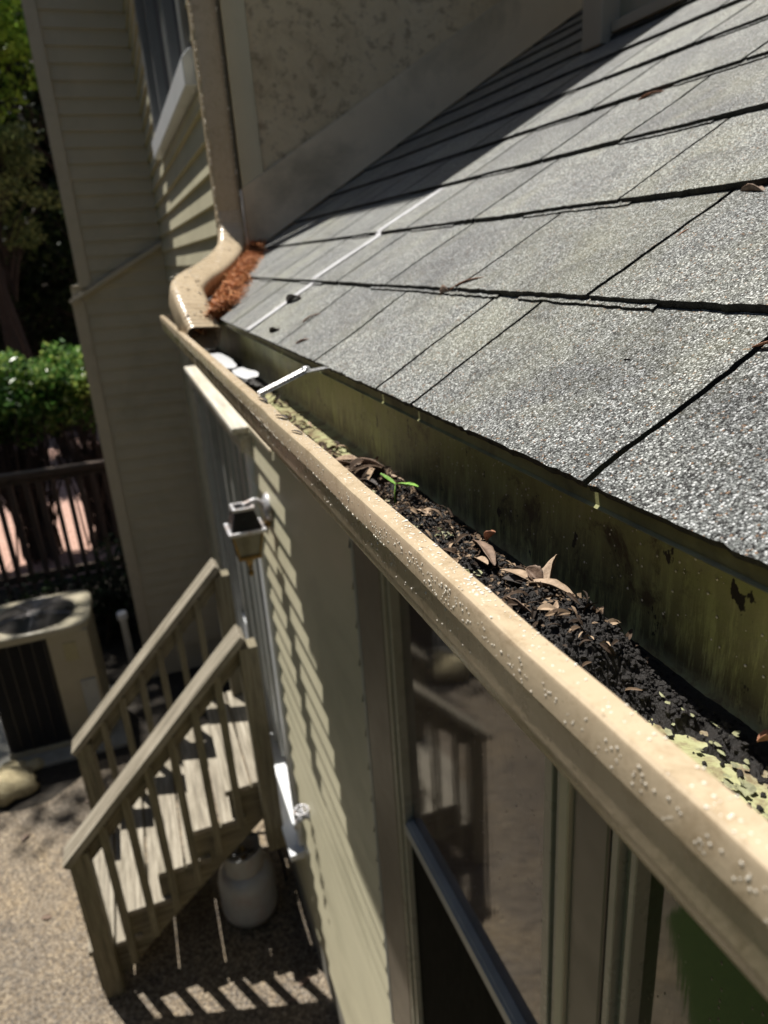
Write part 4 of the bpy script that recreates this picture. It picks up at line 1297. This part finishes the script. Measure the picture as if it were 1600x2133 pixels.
def ringbox(mb, c, z0, z1, a, t_):
    mb.box(c[0] - a, c[0] + a, c[1] - a, c[1] - a + t_, z0, z1); mb.box(c[0] - a, c[0] + a, c[1] + a - t_, c[1] + a, z0, z1)
    mb.box(c[0] - a, c[0] - a + t_, c[1] - a + t_, c[1] + a - t_, z0, z1); mb.box(c[0] + a - t_, c[0] + a, c[1] - a + t_, c[1] + a - t_, z0, z1)
mb = MB(); ringbox(mb, LC, -0.838, -0.826, 0.040, 0.012)
mb.build('crown', lwhite_m, lan, bevel=0.002)
mb = MB(); ringbox(mb, LC, -0.920, -0.906, 0.068, 0.014)
mb.build('rim', lwhite_m, lan, bevel=0.003)
mb = MB(); frust(mb, LC, -1.010, 0.036, -0.921, 0.052)
mb.build('glass', plain('lantern_glass', (0.18, 0.16, 0.11), 0.08, 0.2, 20, 0.1), lan)
mb = MB()
for i, j in ((-1, -1), (1, -1), (1, 1), (-1, 1)):
    mb.beam((LC[0] + i * 0.0375, LC[1] + j * 0.0375, -1.012), (LC[0] + i * 0.0535, LC[1] + j * 0.0535, -0.92), 0.007, 0.007, (1, 0, 0))
ringbox(mb, LC, -1.024, -1.011, 0.043, 0.010)
mb.box(LC[0] - 0.032, LC[0] + 0.032, LC[1] - 0.032, LC[1] + 0.032, -1.022, -1.014)
mb.build('cage', brass_m, lan, bevel=0.001)
mb = MB(); mb.lathe([(0.002, 0), (0.008, 0.006), (0.012, 0.016), (0.005, 0.028), (0.010, 0.048), (0.018, 0.066), (0.026, 0.076), (0.028, 0.082), (0.002, 0.083)], (LC[0], LC[1], -1.108), 16)
mb.build('finial', brass_m, lan, smooth=True)

# hose bib
fau = empty('hose_faucet', (XW, 2.42, -2.25), 'pale metal hose faucet on the lower siding right of the door', 'faucet')
mb = MB()
mb.lathe([(0.002, 0), (0.026, 0), (0.026, 0.006), (0.012, 0.012), (0.011, 0.05), (0.002, 0.052)], (XW - 0.012, 2.42, -2.25), 16, (-1, 0, 0))
mb.tube([(XW - 0.045, 2.42, -2.25), (XW - 0.065, 2.42, -2.262), (XW - 0.072, 2.42, -2.295)], [0.013, 0.013, 0.015], 10)
mb.build('spout', lwhite_m, fau, smooth=True)
mb = MB()
hub = Vector((XW - 0.045, 2.42, -2.21))
mb.tube([hub - Vector((0, 0, 0.04)), hub], 0.006, 8)
for k in range(5):
    a = 6.283 * k / 5
    mb.tube([hub, hub + Vector((math.cos(a), math.sin(a), 0)) * 0.03], 0.004, 6)
mb.tube([hub + Vector((math.cos(a_), math.sin(a_), 0)) * 0.03 for a_ in [6.283 * k / 20 for k in range(21)]], 0.005, 6)
mb.build('wheel_handle', lwhite_m, fau, smooth=True)

# ================================================================= STEPS
st = empty('wooden_steps', (-0.15, 3.38, G), 'weathered wooden steps with railings leading up to the side door', 'steps')
YN, YFR = 2.955, 3.81
tz = [-3.17, -2.997, -2.822, -2.641, -2.453]
tx = [-0.69, -0.497, -0.295, -0.095, 0.085]
for k in range(5):
    for (a, b) in ((0.0, 0.124), (0.134, 0.258)):
        x0 = tx[k] + a; x1 = min(tx[k] + b, 0.34)
        if x1 - x0 < 0.02: continue
        m_ = MB(); m_.wood = True
        m_.box(x0, x1, YN + 0.012 + rnd.uniform(-.006, .006), YFR + 0.02 + rnd.uniform(-.008, .008), tz[k] - 0.034, tz[k] + rnd.uniform(-.003, .001))
        m_.build('tread', wood_m, st, bevel=0.003)
for y in (YN + 0.05, YFR - 0.04):
    m_ = MB(); m_.wood = True
    poly = [(-0.68, G), (-0.68, tz[0] - 0.036)]
    for k in range(5):
        poly.append((tx[k] + 0.195 if k < 4 else 0.33, tz[k] - 0.036))
        if k < 4: poly.append((tx[k] + 0.195, tz[k + 1] - 0.036))
    poly += [(0.33, -2.64), (0.0, -2.92), (-0.36, -3.23), (-0.60, G)]
    m_.prism(poly, 1, y - 0.019, y + 0.019)
    m_.build('stringer', woodd_m, st, bevel=0.002)
def rail(y, label):
    sl_b = Vector((-0.665, y, -2.56)); sl_t = Vector((0.275, y, -1.60))
    m_ = MB(); m_.wood = True
    m_.beam(sl_b + Vector((0, -0.0, 0)), sl_t, 0.135, 0.036)
    cap = m_.build('handrail', wood_m, st, bevel=0.004)
    m_ = MB(); m_.wood = True
    dn = Vector((0, 0, -0.085))
    m_.beam(sl_b + dn + Vector((0.05, 0.028, 0.03)), sl_t + dn + Vector((0, 0.028, 0.0)), 0.036, 0.088)
    m_.build('top_rail', woodd_m, st, bevel=0.003)
    m_ = MB(); m_.wood = True
    m_.box(-0.655, -0.566, y - 0.045, y + 0.044, G, -2.525)
    m_.build('post', woodd_m, st, bevel=0.004)
    m_ = MB(); m_.wood = True
    m_.box(0.250, 0.338, y - 0.045, y + 0.044, -2.86, -1.665)
    m_.build('post', woodd_m, st, bevel=0.004)
    for k in range(6):
        x = -0.485 + 0.124 * k
        zt_ = -2.56 + (x + 0.665) * (0.96 / 0.94) - 0.04
        m_ = MB(); m_.wood = True
        zb_ = zt_ - 0.88
        m_.box(x - 0.018, x + 0.018, y - 0.034, y + 0.002, max(zb_, G + 0.06), zt_)
        m_.build('baluster', woodd_m, st, bevel=0.002)
rail(YN, ''); rail(YFR, '')
# ================================================================= PROPANE TANK
tk = empty('propane_tank', (0.125, 3.13, G), 'dull white propane tank standing under the wooden steps', 'propane tank')
c = (0.125, 3.13, G)
mb = MB(); mb.lathe([(0.10, 0.0), (0.105, 0.0), (0.105, 0.035), (0.10, 0.035)], c, 28)
mb.build('foot_ring', tank_m, tk, smooth=True)
mb = MB(); mb.lathe([(0.002, 0.02), (0.11, 0.026), (0.145, 0.05), (0.154, 0.09), (0.154, 0.11), (0.154, 0.27), (0.146, 0.31), (0.118, 0.345), (0.06, 0.365), (0.002, 0.37)], c, 36)
mb.build('body', tank_m, tk, smooth=True)
mb = MB()
for a0, a1 in ((20, 160), (200, 340)):
    pr = []
    for q in range(13):
        a = R(a0 + (a1 - a0) * q / 12)
        pr.append((math.cos(a), math.sin(a)))
    V = []; F = []
    for (ca, sa) in pr:
        for hh, rr_ in ((0.345, 0.108), (0.475, 0.112), (0.48, 0.106), (0.345, 0.102)):
            V.append((c[0] + ca * rr_, c[1] + sa * rr_, G + hh))
    for q in range(12):
        for e in range(4):
            F.append((q * 4 + e, q * 4 + (e + 1) % 4, q * 4 + 4 + (e + 1) % 4, q * 4 + 4 + e))
    F += [(0, 1, 2, 3), (48, 51, 50, 49)]
    mb.add(V, F)
mb.build('collar', tank_m, tk, smooth=False)
mb = MB(); mb.lathe([(0.018, 0.38), (0.018, 0.41), (0.026, 0.415), (0.026, 0.44), (0.012, 0.445), (0.012, 0.47), (0.002, 0.472)], c, 16)
mb.build('valve', brass_m, tk, smooth=True)
hs = empty('gas_hose', (0.10, 3.10, G + 0.45), 'black rubber hose looped over the top of the tank', 'hose')
mb = MB(); mb.tube(catmull([Vector(v) for v in ((0.14, 3.12, G + 0.44), (0.18, 3.06, G + 0.50), (0.12, 3.02, G + 0.53), (0.02, 3.05, G + 0.52), (-0.01, 3.15, G + 0.5), (0.06, 3.2, G + 0.49), (0.2, 3.2, G + 0.47), (0.3, 3.22, G + 0.40), (0.34, 3.24, G + 0.2), (0.35, 3.25, G + 0.02))], 8), 0.008, 8)
mb.build('hose_line', black_m, hs, smooth=True)

# ================================================================= AC CONDENSER
ac = empty('air_conditioner', (-0.97, 5.45, G), 'beige outdoor air conditioner with round fan guard behind the steps', 'air conditioner')
ax0, ax1, ay0, ay1, azt = -1.36, -0.585, 5.12, 5.78, -2.42
boxes('base_pan', acw_m, ac, [(ax0 + .02, ax1 - .03, ay0 + .02, ay1 - .02, G + 0.03, G + 0.075)], bevel=0.006)
boxes('side_casing', acw_m, ac, [(-0.90, ax1 - .03, ay0 + 0.02, ay1 - .02, G + 0.075, azt - 0.05)], bevel=0.012)
boxes('service_cover', grayframe_m, ac, [(-0.74, ax1 - 0.045, ay0 + 0.008, ay0 + 0.0195, G + 0.1, -2.88)], bevel=0.004)
boxes('data_plate', plain('plate_paper', (0.36, 0.32, 0.18), 0.5, 0.1, 30), ac, [(-0.80, -0.71, ay0 + 0.014, ay0 + 0.0195, -2.70, -2.55)], bevel=0.001)
m_ = MB(); m_.box(ax0 + .05, -0.903, ay0 + 0.05, ay1 - 0.05, G + 0.075, azt - 0.05)
for k in range(46):
    z = G + 0.09 + k * 0.0198
    m_.prism([(ay0 + 0.02, z), (ay0 + 0.048, z + 0.012), (ay0 + 0.048, z + 0.015), (ay0 + 0.02, z + 0.003)], 0, ax0 + 0.03, -0.904)
for k in range(6):
    x = ax0 + 0.04 + k * 0.08
    m_.box(x, x + 0.006, ay0 + 0.012, ay0 + 0.018, G + 0.08, azt - 0.05)
m_.build('grille', acg_m, ac)
# top lid with round opening
m_ = MB()
cx, cy, ro = -0.985, 5.45, 0.285
V = []; F = []; n = 48
for k in range(n):
    a = 6.283185 * k / n
    ca, sa = math.cos(a), math.sin(a)
    hx, hy = (ax1 - ax0) / 2, (ay1 - ay0) / 2
    mx, my = (ax0 + ax1) / 2, (ay0 + ay1) / 2
    p = 6.0
    rr_ = (abs(ca / hx) ** p + abs(sa / hy) ** p) ** (-1 / p)
    ex, ey = mx + ca * rr_, my + sa * rr_
    V += [(cx + ca * ro, cy + sa * ro, azt - 0.004), (cx + ca * (ro + 0.02), cy + sa * (ro + .02) , azt + 0.008), (ex * 0.985 + mx * 0.015, ey * 0.985 + my * 0.015, azt), (ex, ey, azt - 0.012), (ex, ey, azt - 0.055), (cx + ca * ro, cy + sa * ro, azt - 0.05)]
for k in range(n):
    for e in range(6):
        F.append((k * 6 + e, k * 6 + (e + 1) % 6, ((k + 1) % n) * 6 + (e + 1) % 6, ((k + 1) % n) * 6 + e))
m_.add(V, F)
m_.build('lid', acw_m, ac, smooth=False)
m_ = MB(); m_.lathe([(ro - 0.005, -0.2), (ro - 0.002, -0.05)], (cx, cy, azt), 32); m_.build('fan_well', dark_m, ac)
m_ = MB()
for k in range(13):
    r_ = 0.05 + k * 0.0195
    m_.tube([(cx + r_ * math.cos(q), cy + r_ * math.sin(q), azt + 0.022 - 0.018 * (r_ / ro) ** 2) for q in [6.283185 * i / 40 for i in range(41)]], 0.0028, 5, False)
for k in range(5):
    a = 6.283185 * k / 5 + 0.9
    m_.tube([(cx + 0.04 * math.cos(a), cy + 0.04 * math.sin(a), azt + 0.026), (cx + ro * math.cos(a), cy + ro * math.sin(a), azt + 0.008)], 0.005, 6)
m_.lathe([(0.002, -0.03), (0.055, -0.025), (0.055, 0.0), (0.03, 0.004), (0.002, 0.005)], (cx, cy, azt + 0.024), 20)
m_.build('fan_guard', acw2_m, ac)
boxes('equipment_pad', concrete_base, None, [(-1.5, -0.5, 5.0, 5.9, G - 0.02, G + 0.028)], bevel=0.01)
tag(bpy.data.objects['equipment_pad'], 'shaded concrete pad under the air conditioner', 'concrete pad')
# small vent pipe and rocks by the bay
mb = MB(); mb.lathe([(0.03, 0), (0.03, 0.55), (0.045, 0.56), (0.045, 0.62), (0.036, 0.63), (0.002, 0.632)], (-0.42, 6.05, G), 18)
tag(mb.build('vent_pipe', caulk_m, smooth=True), 'short white pipe standing at the corner of the end bay', 'pipe')
def rock(x, y, r, label, seed, sx=1.3, sz=0.7):
    mb = MB(); V = []; F = []; n1, n2 = 10, 16
    for i in range(n1 + 1):
        for j in range(n2):
            th = math.pi * i / n1; ph = 6.283185 * j / n2
            d_ = Vector((math.sin(th) * math.cos(ph), math.sin(th) * math.sin(ph), math.cos(th)))
            q = r * (1 + 0.35 * noise.noise(d_ * 1.8 + Vector((seed, 0, 0))))
            V.append((x + d_.x * q * sx, y + d_.y * q, G + r * 0.3 + d_.z * q * sz))
    for i in range(n1):
        for j in range(n2):
            F.append((i * n2 + j, (i + 1) * n2 + j, (i + 1) * n2 + (j + 1) % n2, i * n2 + (j + 1) % n2))
    mb.add(V, F)
    tag(mb.build('rock', rock_m, smooth=True), label, 'rock', 'rocks along the bed edge')
rock(-1.32, 4.80, 0.15, 'large lit tan rock at the left edge of the patio', 1.0)
rock(-1.30, 5.02, 0.085, 'small pale rock behind the large tan rock', 5.0)
rock(-1.17, 5.03, 0.06, 'little round rock next to the air conditioner pad', 8.0)

rp = random.Random(9)
for k, (x, y, lb) in enumerate(((-0.95, 3.55, 'brown leaf lying alone in the middle of the patio'), (-1.18, 4.25, 'curled leaf on the patio in front of the tan rock'),
                                (-0.80, 4.45, 'small dry leaf on the patio near the far stair post'), (0.20, 2.55, 'dry leaf at the foot of the side wall in the striped shadow'),
                                (0.33, 2.62, 'brown leaf tucked against the foundation below the siding'))):
    a = rp.uniform(0, 6.28); L = rp.uniform(0.05, 0.08)
    leaf((x, y, G + 0.006), (x + L * math.cos(a), y + L * math.sin(a), G + 0.008), L * 0.4, dl_brown, lb, 'fallen leaves on the patio', curl=0.5, seed=70 + k, thick=0.001)
# ================================================================= FENCE
fen = empty('picket_fence', (-2.0, 8.0, G), 'dark wooden picket fence crossing the bed behind the air conditioner', 'fence')
FY = 8.0
x = -5.2
k = 0
while x < 0.7:
    m_ = MB(); m_.wood = True
    wv = 0.055 + rnd.uniform(-.008, .01)
    m_.box(x, x + wv, FY - 0.012 + rnd.uniform(-.004, .004), FY + 0.010, G + 0.05, -2.02 + rnd.uniform(-.04, .03))
    m_.build('picket', fence_m, fen, bevel=0)
    x += 0.135 + rnd.uniform(-.012, .014)
for z in (-2.02, -3.12):
    m_ = MB(); m_.wood = True
    m_.box(-5.25, 0.75, FY + 0.012, FY + 0.06, z - 0.045, z + 0.045)
    m_.build('rail', fence_m, fen, bevel=0)
m_ = MB(); m_.wood = True
m_.box(-5.25, 0.75, FY - 0.05, FY + 0.06, -1.985, -1.93)
m_.build('cap_rail', fence_m, fen, bevel=0)
for x in (-4.4, -2.4, -0.42):
    m_ = MB(); m_.wood = True
    m_.box(x, x + 0.09, FY + 0.062, FY + 0.15, G - 0.05, -1.94)
    m_.build('post', fence_m, fen, bevel=0)

# ================================================================= PLANTS
def leaves(mb, pts, size, rg_, up_bias=0.5, aspect=0.42, tone=None):
    for p in pts:
        s_ = size * rg_.uniform(0.6, 1.3)
        nrm = Vector((rg_.gauss(0, 1), rg_.gauss(0, 1), rg_.gauss(0, 1) + up_bias * 2)).normalized()
        u = nrm.orthogonal().normalized()
        a = rg_.uniform(0, 6.28)
        v = nrm.cross(u)
        d_ = u * math.cos(a) + v * math.sin(a)
        e = nrm.cross(d_)
        mb.t = min(1, max(0, (tone if tone is not None else 0.5) + rg_.gauss(0, 0.22)))
        p = Vector(p)
        mb.add([p - d_ * s_ * 0.5, p + e * s_ * aspect * 0.5 - nrm * s_ * .05, p + d_ * s_ * 0.5, p - e * s_ * aspect * 0.5 - nrm * s_ * .05], [(0, 1, 2, 3)])
def cloud(c, rad, n, rg_, shell=0.5):
    out = []
    for _ in range(n):
        d_ = Vector((rg_.gauss(0, 1), rg_.gauss(0, 1), rg_.gauss(0, 1))).normalized()
        q = shell + (1 - shell) * rg_.random() ** 0.6
        out.append((c[0] + d_.x * rad[0] * q, c[1] + d_.y * rad[1] * q, c[2] + d_.z * rad[2] * q))
    return out
def shrub(x, y, zc, rad, nclump, nleaf, size, mat, label, seed, group='shrubs behind the fence', tone=0.5):
    rg_ = random.Random(seed)
    e = empty('shrub', (x, y, G), label, 'shrub', group)
    st_ = MB()
    fo = MB()
    for k in range(nclump):
        c = cloud((x, y, zc), rad, 1, rg_, 0.2)[0]
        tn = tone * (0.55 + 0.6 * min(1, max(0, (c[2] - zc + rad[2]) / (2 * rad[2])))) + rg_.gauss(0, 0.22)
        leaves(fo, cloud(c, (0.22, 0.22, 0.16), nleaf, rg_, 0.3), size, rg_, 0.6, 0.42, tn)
        b = Vector((x + rg_.gauss(0, 0.12), y + rg_.gauss(0, 0.12), G))
        mid = b.lerp(Vector(c), 0.5) + Vector((rg_.gauss(0, .08), rg_.gauss(0, .08), 0))
        st_.tube([b, mid, c], [0.016, 0.010, 0.005], 5, False)
        for _ in range(3):
            q = mid + Vector((rg_.gauss(0, .25), rg_.gauss(0, .25), rg_.uniform(0.0, .4)))
            st_.tube([mid, mid.lerp(q, .5) + Vector((0, 0, .04)), q], [0.006, 0.004, 0.002], 4, False)
    fo.build('foliage', mat, e, fix=False)
    st_.build('stem', twig_m, e, fix=False)
    return e
def tree(x, y, zc, rad, nclump, nleaf, size, mat, label, seed, trunk_r=0.14, zb=G, clump=0.6, tone=0.5, kind='tree', hub=None, qmin=0.25):
    rg_ = random.Random(seed)
    e = empty('tree', (x, y, zb), label, 'tree', 'trees round the yard')
    fo = MB(); br = MB(); tr = MB()
    top_ = Vector((x + rg_.gauss(0, .2), y + rg_.gauss(0, .2), zc + rad[2] * 0.6))
    base = Vector((x, y, zb - 0.3))
    pts = [base.lerp(top_, q) + Vector((0.15 * math.sin(q * 5 + seed), 0.1 * math.cos(q * 4 + seed), 0)) for q in (0, .2, .4, .6, .8, 1)]
    tr.tube(pts, [trunk_r * 1.3, trunk_r, trunk_r * .85, trunk_r * .65, trunk_r * .4, trunk_r * .15], 10)
    for k in range(nclump):
        c = cloud(hub or (x, y, zc), rad, 1, rg_, 0.35)[0]
        tn = tone + rg_.gauss(0, 0.2)
        leaves(fo, cloud(c, (clump, clump, clump * .55), nleaf, rg_, 0.2), size, rg_, 0.3, 0.5, tn)
        q = min(0.95, max(qmin, (c[2] - zb) / (top_.z - zb) - 0.15))
        a = base.lerp(top_, q)
        br.tube([a, a.lerp(Vector(c), .5) + Vector((0, 0, .1)), c], [trunk_r * .28, trunk_r * .15, 0.01], 5, False)
    fo.build('crown', mat, e, fix=False)
    tr.build('trunk', bark_m, e, smooth=True)
    br.build('branches', bark_m, e, fix=False)
    return e
# rhododendron-like shrubs with bare legs over the mulch
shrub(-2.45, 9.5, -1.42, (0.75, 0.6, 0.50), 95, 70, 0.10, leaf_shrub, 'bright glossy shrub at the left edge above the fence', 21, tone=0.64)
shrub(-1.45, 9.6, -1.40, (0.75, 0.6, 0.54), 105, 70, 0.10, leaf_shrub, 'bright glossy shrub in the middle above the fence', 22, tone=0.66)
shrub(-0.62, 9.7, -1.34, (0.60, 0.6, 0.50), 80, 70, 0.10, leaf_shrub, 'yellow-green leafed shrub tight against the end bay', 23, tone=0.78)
shrub(-1.0, 6.9, -3.0, (0.9, 0.4, 0.30), 30, 45, 0.06, leaf_dark, 'low dark ivy-like shrub behind the air conditioner', 24, 'low dark shrubs in front of the fence', 0.5)
shrub(-2.1, 7.2, -2.85, (0.6, 0.4, 0.4), 30, 45, 0.06, leaf_dark, 'dark shrub in front of the fence at the left edge', 25, 'low dark shrubs in front of the fence', 0.5)
shrub(-0.52, 6.9, -2.85, (0.25, 0.4, 0.5), 22, 45, 0.055, leaf_dark, 'dark glossy shrub beside the end bay corner', 26, 'low dark shrubs in front of the fence', 0.5)
tree(-2.3, 17.0, 5.2, (2.2, 1.2, 2.5), 170, 100, 0.15, leaf_tree, 'tall leafy tree with sunlit light green crown', 31, tone=1.0)
tree(-2.75, 14.6, 2.2, (0.8, 0.6, 1.2), 60, 90, 0.10, leaf_conifer, 'olive green conifer-like tree at the left edge', 32, 0.10, clump=0.4, tone=0.85)
tree(-1.55, 15.2, 1.5, (0.8, 0.6, 1.2), 60, 90, 0.09, leaf_conifer, 'smaller olive green conifer close to the end bay', 33, 0.09, clump=0.35, tone=0.85)
tree(1.7, 9.2, 7.6, (3.0, 1.9, 1.2), 130, 50, 0.19, leaf_tree, 'high unseen tree behind the end bay, added to shade the bed', 34, 0.16, tone=0.45, hub=(-2.3, 9.9, 6.6), qmin=0.75)  # unseen tree, crown set off from its trunk to shade the bed
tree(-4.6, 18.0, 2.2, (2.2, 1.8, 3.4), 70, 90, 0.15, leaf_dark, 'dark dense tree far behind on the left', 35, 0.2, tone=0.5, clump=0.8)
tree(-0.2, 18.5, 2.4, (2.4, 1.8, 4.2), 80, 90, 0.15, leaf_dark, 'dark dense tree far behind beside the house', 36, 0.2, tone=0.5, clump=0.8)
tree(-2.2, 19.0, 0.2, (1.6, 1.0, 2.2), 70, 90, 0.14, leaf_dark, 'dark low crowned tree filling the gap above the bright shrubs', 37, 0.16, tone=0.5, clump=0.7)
rg_ = random.Random(77)
fo = MB()
for k in range(520):
    xk = rg_.uniform(-22, 8); yk = rg_.uniform(20, 27)
    zk = G + (yk - 18) * 0.42 + rg_.uniform(0.3, 11)
    leaves(fo, cloud((xk, yk, zk), (1.3, 1.0, 0.8), 34, rg_, 0.1), 0.5, rg_, 0.3, 0.6, 0.35 + rg_.gauss(0, .2))
for k in range(420):
    xk = rg_.uniform(-8, 1); yk = rg_.uniform(22, 26)
    leaves(fo, cloud((xk, yk, rg_.uniform(-1, 13)), (1.2, 1.0, 0.8), 30, rg_, 0.1), 0.55, rg_, 0.3, 0.6, 0.4 + rg_.gauss(0, .2))
for k in range(1600):   # unseen ring of woods added round the open sides to cut sky light
    a = rg_.uniform(R(140), R(290)); d_ = rg_.uniform(9, 12.5) if a < R(215) else rg_.uniform(13, 18)
    xk, yk = d_ * math.cos(a) - 1, d_ * math.sin(a) + 2
    zk = G + rg_.uniform(0.3, 13 if a < R(215) else 6)
    leaves(fo, cloud((xk, yk, zk), (1.6, 1.6, 1.2), 22, rg_, 0.1), 0.8, rg_, 0.3, 0.7, 0.45 + rg_.gauss(0, .2))
tag(fo.build('woods', leaf_dark, fix=False), 'dark woods filling the background, with an unseen ring added to cut sky light', 'woods', kind='stuff')
tree(-7.6, 2.6, 1.6, (2.2, 3.4, 3.6), 50, 60, 0.22, leaf_tree, 'broad tree across the lawn on the open side', 41, 0.2, tone=0.45, clump=0.9)
shrub(-2.0, 0.4, -3.0, (0.5, 0.7, 0.35), 34, 60, 0.07, leaf_shrub, 'rounded green shrub on the lawn left of the patio', 60, 'lawn shrubs', 0.5)
